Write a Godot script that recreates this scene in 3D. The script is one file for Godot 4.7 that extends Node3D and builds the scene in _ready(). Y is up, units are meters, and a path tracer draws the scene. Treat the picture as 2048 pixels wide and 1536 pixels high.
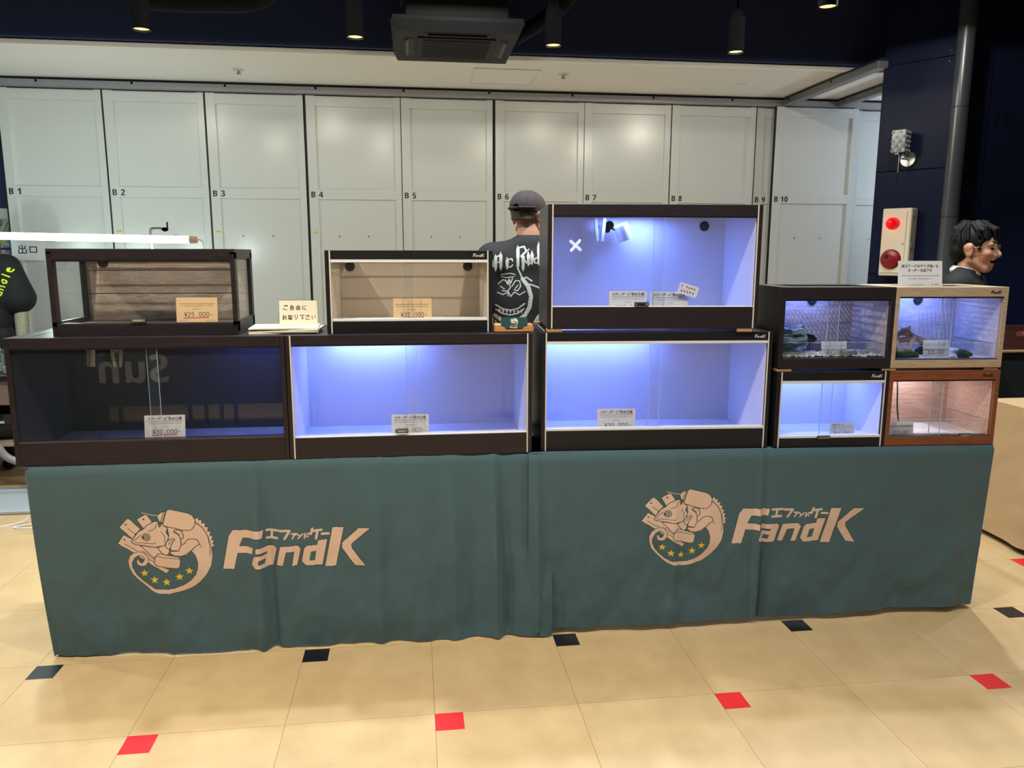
extends Node3D
# A shop stall in a hall: two tables under green printed cloths carry ten glass-fronted display cages; partition panels stand behind.

const HALL_WARM := Color(1.0, 0.97, 0.89)
const HALL_COOL := Color(0.91, 0.97, 1.0)
const LED_BLUE := Color(0.38, 0.50, 1.0)
const TILE := 0.4572
const TILE_X := 0.6285
const TILE_Z := 0.5892

const PRINT := {
	"board": [[469,228,498,197,503,194,512,200,543,235,525,251,513,270],[532,198,561,181,568,181,585,207,568,222,553,233],[458,290,482,256,511,270,537,296,584,340,582,366,631,389,619,403,552,355,513,323],[537,296,597,304,611,327,591,333,581,342]],
	"body": [[725,217,730,219,750,239,766,271,775,310,778,342,772,378,755,412,731,440,699,463,662,476,624,481,591,478,562,465,541,447,521,426,501,401,492,376,491,354,498,335,513,323,531,319,548,326,559,341,559,358,549,372,533,373,522,366,520,353,524,348,527,349,528,356,536,363,545,357,549,344,541,334,528,331,513,341,503,360,502,379,514,404,533,429,554,447,579,460,610,464,641,463,670,454,698,436,717,412,726,388,727,366,720,339,708,322,689,338,670,342,671,298,673,252,680,246,708,246]],
	"spine": [[728,218,728,205,737,199,737,210,748,210,747,223,759,222,757,236,768,236,765,253,776,252,772,269,782,268,777,286,786,285,780,299,788,304,777,312,774,310,766,271,750,239]],
	"head": [[507,282,513,271,532,246,552,235,566,219,591,207,602,207,605,211,606,229,611,226,614,214,622,226,631,231,632,236,627,250,633,260,636,265,632,277,623,289,622,296,608,300,586,302,563,298,535,294,514,288]],
	"arm": [[596,305,623,296,636,316,631,330,623,333,609,326]],
	"drill": [[631,228,680,244,673,267,673,298,668,322,639,317,639,299,651,278,632,277,636,262,633,236],[602,186,613,177,617,174,631,172,619,213,607,207,603,192],[619,217,633,171,641,165,704,182,718,191,727,207,724,228,715,240,706,246,680,244,631,228,621,224],[588,335,595,329,606,328,662,344,668,356,664,383,655,388,590,374,580,361,585,342]],
	"limb": [[623,298,627,284,643,274,654,277,640,299,637,312,627,308],[652,249,656,243,669,243,679,250,684,267,680,276,673,275,668,263],[636,321,664,322,672,303,685,294,697,280,713,277,728,282,736,299,720,308,708,320,685,337,669,342,649,338,637,328]],
	"lines": [[601,213,591,234,569,243],[518,284,587,289,590,285],[612,247,622,265,620,284],[514,279,542,257],[500,232,525,254],[482,290,525,315],[630,173,618,213],[625,172,613,209],[589,336,663,352],[736,299,742,311],[542,316,581,347],[728,218,750,239,766,271,771,310,770,344],[559,345,580,356],[653,247,672,262],[632,294,647,280]],
	"letters": [[812,394,837,271,851,252,956,255,951,284,884,283,870,313,920,318,914,343,864,338,850,396],[930,319,988,319,998,329,982,396,924,395,912,381,919,354,928,347,962,348,965,340,927,338],[1011,322,1073,319,1083,332,1068,395,1050,396,1060,342,1031,343,1017,396,995,394],[1145,303,1177,301,1157,397,1098,398,1085,382,1095,332,1106,322,1141,321],[1196,258,1236,259,1204,405,1166,405],[1289,263,1330,263,1261,324,1263,340,1309,409,1273,407,1228,339,1229,319]],
	"holes": [[938,363,960,363,956,380,935,380],[1118,345,1137,343,1131,379,1111,380]],
	"kana": [[966,259,1005,260],[985,260,982,287],[966,288,1002,289],[1012,261,1047,262,1028,292],[1127,257,1120,278],[1124,267,1158,264],[1144,265,1138,297],[1159,280,1183,280]],
	"small_kana": [[1053,274,1071,274,1064,280],[1062,278,1056,292],[1075,277,1079,282],[1076,292,1092,277],[1100,275,1098,293],[1100,282,1110,288],[1109,275,1110,279],[1114,275,1115,278]],
	"stars": [[543,401,576,425,617,436,660,420,695,398]],
	"eye": [[560,264,549,266]],
}

# ---------------------------------------------------------------- mesh tools
class MB:
	var v := PackedVector3Array()
	var n := PackedVector3Array()
	var uv := PackedVector2Array()
	var ix := PackedInt32Array()
	var xf := Transform3D.IDENTITY
	func tri(a: Vector3, b: Vector3, c: Vector3) -> void:
		var nn := (b - a).cross(c - a)
		if nn.length_squared() < 1e-18: return
		nn = (xf.basis * nn).normalized()
		var k := v.size()
		v.append_array(PackedVector3Array([xf * a, xf * c, xf * b]))
		n.append_array(PackedVector3Array([nn, nn, nn]))
		uv.append_array(PackedVector2Array([Vector2(a.x, a.y), Vector2(c.x, c.y), Vector2(b.x, b.y)]))
		ix.append_array(PackedInt32Array([k, k + 1, k + 2]))
	func quad(a: Vector3, b: Vector3, c: Vector3, d: Vector3) -> void:
		tri(a, b, c); tri(a, c, d)
	func box(c: Vector3, s: Vector3, bev := 0.0) -> MB:
		var h := s / 2.0
		bev = minf(bev, minf(h.x, minf(h.y, h.z)) * 0.8)
		if bev <= 0.0:
			for ax in 3:
				for sg in [-1.0, 1.0]:
					var e := Vector3.ZERO; e[ax] = sg * h[ax]
					var p := Vector3.ZERO; p[(ax + 1) % 3] = h[(ax + 1) % 3]
					var q := Vector3.ZERO; q[(ax + 2) % 3] = h[(ax + 2) % 3] * sg
					quad(c + e - p - q, c + e + p - q, c + e + p + q, c + e - p + q)
			return self
		for ax in 3:
			var b1 := (ax + 1) % 3
			var c1 := (ax + 2) % 3
			for sg in [-1.0, 1.0]:
				var e := Vector3.ZERO; e[ax] = sg * h[ax]
				var p := Vector3.ZERO; p[b1] = h[b1] - bev
				var q := Vector3.ZERO; q[c1] = (h[c1] - bev) * sg
				quad(c + e - p - q, c + e + p - q, c + e + p + q, c + e - p + q)
				for sb in [-1.0, 1.0]:
					var l := Vector3.ZERO; l[c1] = h[c1] - bev
					var u := Vector3.ZERO; u[ax] = sg * h[ax]; u[b1] = sb * (h[b1] - bev)
					var w := Vector3.ZERO; w[ax] = sg * (h[ax] - bev); w[b1] = sb * h[b1]
					if sg * sb > 0: quad(c + u - l, c + w - l, c + w + l, c + u + l)
					else: quad(c + u + l, c + w + l, c + w - l, c + u - l)
		for sx in [-1.0, 1.0]:
			for sy in [-1.0, 1.0]:
				for sz in [-1.0, 1.0]:
					var sgn := Vector3(sx, sy, sz)
					var i := h - Vector3(bev, bev, bev)
					var A := c + Vector3(h.x, i.y, i.z) * sgn
					var B := c + Vector3(i.x, h.y, i.z) * sgn
					var C := c + Vector3(i.x, i.y, h.z) * sgn
					if sx * sy * sz > 0: tri(A, B, C)
					else: tri(A, C, B)
		return self
	func smooth(nu: int, nv: int, f: Callable) -> MB:
		# f(u, v) -> Vector3 ; outward is d/du x d/dv
		var k := v.size()
		var P := PackedVector3Array()
		for j in nv + 1:
			for i in nu + 1: P.append(f.call(float(i) / nu, float(j) / nv))
		for j in nv + 1:
			for i in nu + 1:
				var du: Vector3 = P[j * (nu + 1) + mini(i + 1, nu)] - P[j * (nu + 1) + maxi(i - 1, 0)]
				var dv: Vector3 = P[mini(j + 1, nv) * (nu + 1) + i] - P[maxi(j - 1, 0) * (nu + 1) + i]
				var nn := du.cross(dv)
				if nn.length_squared() < 1e-16: nn = P[j * (nu + 1) + i] - P[P.size() / 2]
				v.append(xf * P[j * (nu + 1) + i]); n.append((xf.basis * nn).normalized()); uv.append(Vector2(float(i) / nu, float(j) / nv))
		for j in nv:
			for i in nu:
				var a := k + j * (nu + 1) + i
				ix.append_array(PackedInt32Array([a, a + nu + 2, a + 1, a, a + nu + 1, a + nu + 2]))
		return self
	func lathe(o: Vector3, prof: Array, segs := 24, turn := Basis.IDENTITY) -> MB:
		# prof: [radius, height] pairs, bottom to top, around local y
		for j in prof.size() - 1:
			var a: Array = prof[j]
			var b: Array = prof[j + 1]
			var sl := Vector2(b[0] - a[0], b[1] - a[1])
			var k := v.size()
			for i in segs + 1:
				var t := TAU * i / segs
				var d := Vector3(cos(t), 0, sin(t))
				var nn := (d * sl.y - Vector3.UP * sl.x)
				for q in [a, b]:
					v.append(xf * (o + turn * (d * q[0] + Vector3.UP * q[1])))
					n.append((xf.basis * (turn * nn)).normalized()); uv.append(Vector2(float(i) / segs, q[1]))
			for i in segs:
				var c := k + i * 2
				ix.append_array(PackedInt32Array([c, c + 2, c + 1, c + 1, c + 2, c + 3]))
		return self
	func tube(pts: Array, r, sides := 8, caps := true) -> MB:
		var m := pts.size()
		var up := Vector3(0.31, 0.87, 0.39)
		var k := v.size()
		for i in m:
			var d: Vector3 = ((pts[mini(i + 1, m - 1)] as Vector3) - (pts[maxi(i - 1, 0)] as Vector3)).normalized()
			var s := d.cross(up)
			if s.length() < 0.05: s = d.cross(Vector3.RIGHT)
			s = s.normalized()
			var w := s.cross(d)
			up = w
			var rr: float = r[i] if r is Array else r
			for q in sides + 1:
				var t := TAU * q / sides
				var nn := s * cos(t) + w * sin(t)
				v.append(xf * (pts[i] + nn * rr)); n.append((xf.basis * nn).normalized()); uv.append(Vector2(float(q) / sides, float(i)))
		for i in m - 1:
			for q in sides:
				var a := k + i * (sides + 1) + q
				var b := a + sides + 1
				ix.append_array(PackedInt32Array([a, a + 1, b, b, a + 1, b + 1]))
		if caps:
			for e in [0, m - 1]:
				var c: Vector3 = pts[e]
				var d: Vector3 = (c - (pts[1 if e == 0 else m - 2] as Vector3)).normalized()
				var kk := v.size()
				v.append(xf * c); n.append((xf.basis * d).normalized()); uv.append(Vector2.ZERO)
				for q in sides + 1:
					v.append(v[k + e * (sides + 1) + q]); n.append((xf.basis * d).normalized()); uv.append(Vector2.ZERO)
				for q in sides:
					if e == 0: ix.append_array(PackedInt32Array([kk, kk + q + 2, kk + q + 1]))
					else: ix.append_array(PackedInt32Array([kk, kk + q + 1, kk + q + 2]))
		return self
	func prism(poly: PackedVector2Array, z0: float, z1: float) -> MB:
		# poly in x,y ; extruded from z0 (back) to z1 (front)
		if Geometry2D.is_polygon_clockwise(poly): poly.reverse()
		var t := Geometry2D.triangulate_polygon(poly)
		for i in range(0, t.size(), 3):
			var a := poly[t[i]]
			var b := poly[t[i + 1]]
			var c := poly[t[i + 2]]
			if (b - a).cross(c - a) < 0:
				var sw := b; b = c; c = sw
			tri(Vector3(a.x, a.y, z1), Vector3(b.x, b.y, z1), Vector3(c.x, c.y, z1))
			tri(Vector3(a.x, a.y, z0), Vector3(c.x, c.y, z0), Vector3(b.x, b.y, z0))
		for i in poly.size():
			var a := poly[i]
			var b := poly[(i + 1) % poly.size()]
			quad(Vector3(a.x, a.y, z0), Vector3(b.x, b.y, z0), Vector3(b.x, b.y, z1), Vector3(a.x, a.y, z1))
		return self
	func ball(c: Vector3, r: Vector3, turn := Basis.IDENTITY, nu := 20, nv := 12) -> MB:
		var k := v.size()
		for j in nv + 1:
			var ph := PI * j / nv
			for i in nu + 1:
				var th := TAU * i / nu
				var d := Vector3(cos(th) * sin(ph), cos(ph), sin(th) * sin(ph))
				v.append(xf * (c + turn * (d * r))); n.append((xf.basis * (turn * (d / r))).normalized()); uv.append(Vector2(float(i) / nu, float(j) / nv))
		for j in nv:
			for i in nu:
				var a := k + j * (nu + 1) + i
				ix.append_array(PackedInt32Array([a, a + 1, a + nu + 1, a + 1, a + nu + 2, a + nu + 1]))
		return self
	func blob(bones: Array, cell: float, k: float, planes := []) -> MB:
		# Joins tapered capsules [a, b, ra, rb] and ellipsoids [c, radii, basis] smoothly and meshes the field as surface nets. planes: [normal, distance] cut away.
		var lo := Vector3(1e9, 1e9, 1e9)
		var hi := -lo
		var boxes := []
		var pad := k * 5.0 + cell * 2.0
		for b in bones:
			var bl: Vector3
			var bh: Vector3
			if b.size() == 4:
				var r: float = maxf(b[2], b[3]) + pad
				bl = (b[0] as Vector3).min(b[1]) - Vector3(r, r, r); bh = (b[0] as Vector3).max(b[1]) + Vector3(r, r, r)
			else:
				var bs: Basis = b[2]
				var rr: Vector3 = b[1]
				var e := Vector3(sqrt(pow(bs.x.x * rr.x, 2) + pow(bs.y.x * rr.y, 2) + pow(bs.z.x * rr.z, 2)), sqrt(pow(bs.x.y * rr.x, 2) + pow(bs.y.y * rr.y, 2) + pow(bs.z.y * rr.z, 2)), sqrt(pow(bs.x.z * rr.x, 2) + pow(bs.y.z * rr.y, 2) + pow(bs.z.z * rr.z, 2))) + Vector3(pad, pad, pad)
				bl = b[0] - e; bh = b[0] + e
			boxes.append([bl, bh])
			lo = lo.min(bl); hi = hi.max(bh)
		var dim := Vector3i(((hi - lo) / cell).ceil()) + Vector3i(2, 2, 2)
		var nx := dim.x
		var nxy := dim.x * dim.y
		var f := PackedFloat32Array(); f.resize(nxy * dim.z)
		for bi in bones.size():
			var b: Array = bones[bi]
			var i0 := Vector3i(((boxes[bi][0] - lo) / cell).floor()).max(Vector3i.ZERO)
			var i1 := Vector3i(((boxes[bi][1] - lo) / cell).ceil()).min(dim - Vector3i.ONE)
			var cap := b.size() == 4
			var A: Vector3 = b[0]
			var ab := Vector3.ZERO
			var l2 := 1.0
			var ra := 0.0
			var dr := 0.0
			var inv := Basis.IDENTITY
			var rad := Vector3.ONE
			if cap:
				ab = (b[1] as Vector3) - A; l2 = maxf(ab.length_squared(), 1e-9); ra = b[2]; dr = b[3] - b[2]
			else:
				inv = (b[2] as Basis).inverse(); rad = b[1]
			for z in range(i0.z, i1.z + 1):
				for y in range(i0.y, i1.y + 1):
					var at := z * nxy + y * nx
					for x in range(i0.x, i1.x + 1):
						var p := lo + Vector3(x, y, z) * cell - A
						var d: float
						if cap:
							var t := clampf(p.dot(ab) / l2, 0.0, 1.0)
							d = (p - ab * t).length() - ra - dr * t
						else:
							var q := (inv * p) / rad
							var k0 := q.length()
							d = k0 * (k0 - 1.0) / maxf((q / rad).length(), 1e-6)
						f[at + x] += exp(-d / k)
		for i in f.size(): f[i] = -k * log(maxf(f[i], 1e-8))
		for pl in planes:
			var pn: Vector3 = pl[0]
			for z in dim.z:
				for y in dim.y:
					var base: float = pn.dot(lo + Vector3(0, y, z) * cell) - pl[1]
					var at := z * nxy + y * nx
					for x in dim.x: f[at + x] = maxf(f[at + x], base + pn.x * x * cell)
		var id := PackedInt32Array(); id.resize(f.size()); id.fill(-1)
		var offs := [0, 1, nx, nx + 1, nxy, nxy + 1, nxy + nx, nxy + nx + 1]
		var edges := [[0, 1], [2, 3], [4, 5], [6, 7], [0, 2], [1, 3], [4, 6], [5, 7], [0, 4], [1, 5], [2, 6], [3, 7]]
		for z in dim.z - 1:
			for y in dim.y - 1:
				for x in dim.x - 1:
					var at := z * nxy + y * nx + x
					var s := f[at] < 0.0
					if (f[at + 1] < 0.0) == s and (f[at + nx] < 0.0) == s and (f[at + nx + 1] < 0.0) == s and (f[at + nxy] < 0.0) == s and (f[at + nxy + 1] < 0.0) == s and (f[at + nxy + nx] < 0.0) == s and (f[at + nxy + nx + 1] < 0.0) == s: continue
					var sum := Vector3.ZERO
					var cnt := 0
					for e in edges:
						var fa := f[at + offs[e[0]]]
						var fb := f[at + offs[e[1]]]
						if (fa < 0.0) == (fb < 0.0): continue
						var t := fa / (fa - fb)
						var pa := Vector3(e[0] & 1, (e[0] >> 1) & 1, e[0] >> 2)
						var pb := Vector3(e[1] & 1, (e[1] >> 1) & 1, e[1] >> 2)
						sum += pa.lerp(pb, t); cnt += 1
					var g := Vector3(f[at + 1] - f[at] + f[at + nxy + nx + 1] - f[at + nxy + nx], f[at + nx] - f[at] + f[at + nxy + nx + 1] - f[at + nxy + 1], f[at + nxy] - f[at] + f[at + nxy + nx + 1] - f[at + nx + 1])
					var P := lo + (Vector3(x, y, z) + sum / cnt) * cell
					id[at] = v.size()
					v.append(xf * P); n.append((xf.basis * g).normalized()); uv.append(Vector2(P.x, P.y))
		for z in range(1, dim.z - 1):
			for y in range(1, dim.y - 1):
				for x in range(1, dim.x - 1):
					var at := z * nxy + y * nx + x
					var s := f[at] < 0.0
					if (f[at + 1] < 0.0) != s: _net(id, at, nx, nxy, s)
					if (f[at + nx] < 0.0) != s: _net(id, at, nxy, 1, s)
					if (f[at + nxy] < 0.0) != s: _net(id, at, 1, nx, s)
		return self
	func _net(id: PackedInt32Array, at: int, du: int, dv: int, inside: bool) -> void:
		var a := id[at - du - dv]
		var b := id[at - dv]
		var c := id[at]
		var d := id[at - du]
		if a < 0 or b < 0 or c < 0 or d < 0: return
		if inside: ix.append_array(PackedInt32Array([a, c, b, a, d, c]))
		else: ix.append_array(PackedInt32Array([a, b, c, a, c, d]))
	func mesh() -> ArrayMesh:
		var m := ArrayMesh.new()
		var a := []
		a.resize(Mesh.ARRAY_MAX)
		a[Mesh.ARRAY_VERTEX] = v; a[Mesh.ARRAY_NORMAL] = n; a[Mesh.ARRAY_TEX_UV] = uv; a[Mesh.ARRAY_INDEX] = ix
		m.add_surface_from_arrays(Mesh.PRIMITIVE_TRIANGLES, a)
		return m

# ---------------------------------------------------------------- drawing of flat print
class Canvas:
	var im: Image
	var sx := 1.0
	var sy := 1.0
	var o := Vector2.ZERO
	func _init(w: int, h: int, c: Color) -> void:
		im = Image.create(w, h, false, Image.FORMAT_RGBA8); im.fill(c)
	func fill(pts: PackedVector2Array, c: Color) -> void:
		var P := PackedVector2Array()
		var y0 := 1e9
		var y1 := -1e9
		for p in pts:
			var q := Vector2((p.x - o.x) * sx, (p.y - o.y) * sy)
			P.append(q); y0 = minf(y0, q.y); y1 = maxf(y1, q.y)
		for y in range(maxi(int(floor(y0)), 0), mini(int(ceil(y1)), im.get_height() - 1) + 1):
			var yc := y + 0.5
			var xs := []
			for i in P.size():
				var a := P[i]
				var b := P[(i + 1) % P.size()]
				if (a.y <= yc) != (b.y <= yc): xs.append(a.x + (yc - a.y) / (b.y - a.y) * (b.x - a.x))
			xs.sort()
			for i in range(0, xs.size() - 1, 2):
				var l := int(round(xs[i]))
				var r := int(round(xs[i + 1]))
				if r > l: im.fill_rect(Rect2i(l, y, r - l, 1), c)
	func line(pts: PackedVector2Array, w: float, c: Color) -> void:
		for i in pts.size():
			var a := pts[i]
			var disc := PackedVector2Array()
			for q in 8: disc.append(a + Vector2(cos(TAU * q / 8), sin(TAU * q / 8)) * w * 0.5)
			fill(disc, c)
			if i + 1 < pts.size():
				var b := pts[i + 1]
				var s := (b - a).normalized().orthogonal() * w * 0.5
				fill(PackedVector2Array([a + s, b + s, b - s, a - s]), c)
	func glyph(strokes: String, at: Vector2, size: Vector2, w: float, c: Color) -> void:
		for st in strokes.split("|"):
			var pts := PackedVector2Array()
			for i in range(0, st.length() - 1, 2): pts.append(at + Vector2(float(st[i]) / 9.0 * size.x, float(st[i + 1]) / 9.0 * size.y))
			line(pts, w, c)
	func text(s: String, at: Vector2, size: Vector2, step: float, w: float, c: Color) -> void:
		for i in s.length():
			if GLYPHS.has(s[i]): glyph(GLYPHS[s[i]], at + Vector2(step * i, 0), size, w, c)
	func tiny(at: Vector2, width: float, h: float, seed_: int, c: Color) -> void:
		# a line of print too small to read
		var rng := RandomNumberGenerator.new(); rng.seed = seed_
		var x := at.x
		while x < at.x + width:
			var y := at.y + rng.randf() * h * 0.5
			fill(PackedVector2Array([Vector2(x, y), Vector2(x + h * 0.7, y), Vector2(x + h * 0.7, y + h * 0.3), Vector2(x, y + h * 0.3)]), c)
			fill(PackedVector2Array([Vector2(x + h * 0.3, at.y), Vector2(x + h * 0.5, at.y), Vector2(x + h * 0.5, at.y + h), Vector2(x + h * 0.3, at.y + h)]), c)
			x += h * (1.0 if rng.randf() < 0.8 else 1.8)
	func tex() -> ImageTexture: return ImageTexture.create_from_image(im)

const GLYPHS := {
	"ス": "12826309|5599", "タ": "3005|22826509|3476", "ン": "1133|185793", "ダ": "3005|22726509|3466|7082|9091", "ー": "1595", "ド": "2009|2459|6173|8092",
	"防": "1019|104033463717|6072|4393|636549|65958879", "水": "505938|034308|8264|5499", "仕": "2005|2329|6069|4393|4999", "様": "2029|0343|2307|2445|4292|4494|4696|6269|6749|6799|5061|8071",
	"展": "11818414|1109|3437|6437|2797|4759|6599", "示": "2070|0393|535948|2608|7698", "ケ": "3005|2292|625539", "ジ": "1122|0435|188592|7081|9091", "の": "5238181532829659",
	"サ": "0393|3036|707559", "イ": "7014|5359", "ズ": "12726309|5589|7082|9091", "違": "1021|032307|0799|3191|51818353|3494|6498|3696", "い": "121738|7286", "も": "4047596986|1363|1666",
	"オ": "0393|606958|6308", "可": "0191|717968|1353571713", "能": "301252|1519|155559|1757|7073|9174|7578|9697", "で": "01915346|465979|7283|9192", "す": "0292|50563735545639",
	"ご": "217142|161889|8092|7082", "自": "5032|2282892922|2484|2686", "由": "1383891913|5059|1686", "に": "1119|4282|464889", "お": "0363|3039181655859769|7284",
	"取": "0151|1118|4149|1343|1646|0857|529259|5599", "り": "2026|707539", "下": "0191|5159|5477", "さ": "0282|4065|151989", "出": "5059|21248481|15199995", "口": "1282881812",
	"0": "306082866939171230", "1": "315059", "2": "123070831989", "3": "11407173447487692908", "4": "600696|6069", "5": "80201464876919", "8": "40717344131140|44767849181644", "¥": "105490|5459|2585|2787", ",": "5839", "-": "2575",
	"j": "5040|5259482818", "u": "131859|7379", "n": "1319|14336379", "g": "7343251659|737839", "l": "4049", "e": "1575633314285979"
}

# ---------------------------------------------------------------- nodes
var taken := {}
func numbered(called: String) -> String:
	taken[called] = taken.get(called, -1) + 1
	return called if taken[called] == 0 else "%s_%03d" % [called, taken[called]]
func thing(called: String, label: String, category: String, at := Vector3.ZERO, turn := 0.0, group := "") -> Node3D:
	var o := Node3D.new(); o.name = numbered(called); add_child(o)
	o.position = at; o.rotation.y = turn
	o.set_meta("label", label); o.set_meta("category", category)
	if group: o.set_meta("group", group)
	return o
func part(called: String, m, mat: Material, parent: Node3D, at := Vector3.ZERO) -> MeshInstance3D:
	var o := MeshInstance3D.new(); o.name = called
	o.mesh = m.mesh() if m is MB else m
	o.material_override = mat; o.position = at
	parent.add_child(o, true)
	return o
func struct(called: String, m, mat: Material) -> MeshInstance3D:
	var o := part(called, m, mat, self)
	o.name = called; o.set_meta("kind", "structure")
	return o
func lone(called: String, m, mat: Material, label: String, category: String, at := Vector3.ZERO, turn := 0.0, group := "") -> MeshInstance3D:
	var o := MeshInstance3D.new(); o.name = numbered(called); add_child(o)
	o.mesh = m.mesh() if m is MB else m
	o.material_override = mat; o.position = at; o.rotation.y = turn
	o.set_meta("label", label); o.set_meta("category", category)
	if group: o.set_meta("group", group)
	return o
func V(x: float, y: float, z: float) -> Vector3: return Vector3(x, y, z)
func bx(c: Vector3, s: Vector3, bev := 0.0) -> MB: return MB.new().box(c, s, bev)
func flat_array(a: Array) -> PackedVector2Array:
	var p := PackedVector2Array()
	for i in range(0, a.size(), 2): p.append(Vector2(a[i], a[i + 1]))
	return p

# ---------------------------------------------------------------- materials
func mat(c: Color, rough := 0.6, metal := 0.0, spec := 0.5) -> StandardMaterial3D:
	var m := StandardMaterial3D.new()
	m.albedo_color = c; m.roughness = rough; m.metallic = metal; m.metallic_specular = spec
	return m
func glow(c: Color, e: float) -> StandardMaterial3D:
	var m := mat(c, 0.5)
	m.emission_enabled = true; m.emission = c; m.emission_energy_multiplier = e
	return m
func noise_tex(freq: float, ramp: Array, size := 256, type := FastNoiseLite.TYPE_SIMPLEX_SMOOTH, oct := 4, sd := 1) -> NoiseTexture2D:
	var t := NoiseTexture2D.new(); t.width = size; t.height = size; t.seamless = true
	var nz := FastNoiseLite.new(); nz.frequency = freq; nz.noise_type = type; nz.fractal_octaves = oct; nz.seed = sd
	t.noise = nz
	var g := Gradient.new(); g.offsets = PackedFloat32Array(); g.colors = PackedColorArray()
	var of := PackedFloat32Array()
	var co := PackedColorArray()
	for i in ramp.size(): of.append(float(i) / (ramp.size() - 1)); co.append(ramp[i])
	g.offsets = of; g.colors = co
	t.color_ramp = g
	return t
func grained(a: Color, b: Color, scale: Vector3, rough := 0.5, sd := 1, bump := 0.0) -> StandardMaterial3D:
	var m := mat(Color.WHITE, rough)
	m.albedo_texture = noise_tex(0.02, [a, b, a.lerp(b, 0.4), b], 256, FastNoiseLite.TYPE_SIMPLEX_SMOOTH, 5, sd)
	m.uv1_triplanar = true; m.uv1_scale = scale
	if bump > 0.0:
		m.heightmap_enabled = true; m.heightmap_texture = m.albedo_texture; m.heightmap_scale = bump
	return m
func pane(alpha := 0.015) -> StandardMaterial3D:
	var m := mat(Color(0.60, 0.68, 0.70, alpha), 0.0)
	m.transparency = BaseMaterial3D.TRANSPARENCY_ALPHA
	return m
func printed(t: Texture2D, rough := 0.6) -> StandardMaterial3D:
	var m := mat(Color.WHITE, rough)
	m.albedo_texture = t; m.texture_repeat = false
	return m

var M := {}
var nodes := {}

func _ready() -> void:
	set_view()
	make_materials()
	build_room()
	build_partition()
	build_overhead()
	build_column()
	build_stall()
	build_cages()
	build_cards()
	build_terraria()
	build_left_booth()
	build_right_booth()
	build_opposite()
	build_people()

# ---------------------------------------------------------------- view, light, exposure
func set_view() -> void:
	var cam := Camera3D.new(); cam.name = "camera"
	cam.fov = rad_to_deg(2.0 * atan(768.0 / 1539.9))
	cam.position = Vector3(1.5, 1.4252, 2.813)
	cam.rotation = Vector3(-0.1674, -0.1275, 0.0019)
	cam.near = 0.05; cam.far = 60.0
	add_child(cam)
	var env := Environment.new()
	env.background_mode = Environment.BG_COLOR
	env.background_color = Color(0.02, 0.02, 0.03)
	env.tonemap_mode = Environment.TONE_MAPPER_LINEAR
	env.tonemap_exposure = 1.0
	env.sdfgi_enabled = true; env.ssao_enabled = true; env.ssil_enabled = true
	var we := WorldEnvironment.new(); we.name = "environment"; we.environment = env
	add_child(we)

# pendant spots of the hall: the five in view, then the same rows going on over the stall and behind the camera: x, y, z, energy, half angle of the beam, 1 for the cooler lamps
const SPOTS := [
	[0.205, 2.505, -1.4, 0.23, 89.0, 0], [1.235, 2.505, -1.4, 0.28, 89.0, 0], [2.255, 2.5, -1.4, 0.30, 89.0, 0], [3.255, 2.5, -1.4, 0.48, 89.0, 0], [3.40, 2.535, -0.72, 1.6, 70.0, 0],
	[-1.3, 2.87, -0.5, 2.4, 48.0, 1], [-0.1, 2.87, -0.5, 3.2, 48.0, 1], [1.1, 2.87, -0.5, 3.8, 48.0, 1], [2.3, 2.87, -0.5, 3.8, 48.0, 1], [3.9, 2.87, -0.5, 3.2, 48.0, 1], [5.3, 2.87, -0.5, 1.6, 48.0, 1],
	[-0.5, 2.76, -0.9, 0.4, 89.0, 0], [0.7, 2.76, -0.9, 0.5, 89.0, 0], [1.8, 2.76, -0.9, 0.5, 89.0, 0], [2.9, 2.76, -0.9, 0.42, 89.0, 0], [4.0, 2.76, -0.9, 1.0, 89.0, 0],
	[-0.9, 2.75, 1.15, 3.2, 66.0, 0], [0.5, 2.75, 1.2, 3.7, 66.0, 0], [1.9, 2.75, 1.2, 3.7, 66.0, 0], [3.3, 2.75, 1.2, 1.5, 66.0, 1], [4.7, 2.75, 1.2, 1.2, 66.0, 1],
	[-0.4, 2.75, 3.6, 4.2, 46.0, 0], [1.3, 2.75, 3.8, 4.2, 46.0, 0], [3.4, 2.75, 3.6, 2.4, 66.0, 1],
]

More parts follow.
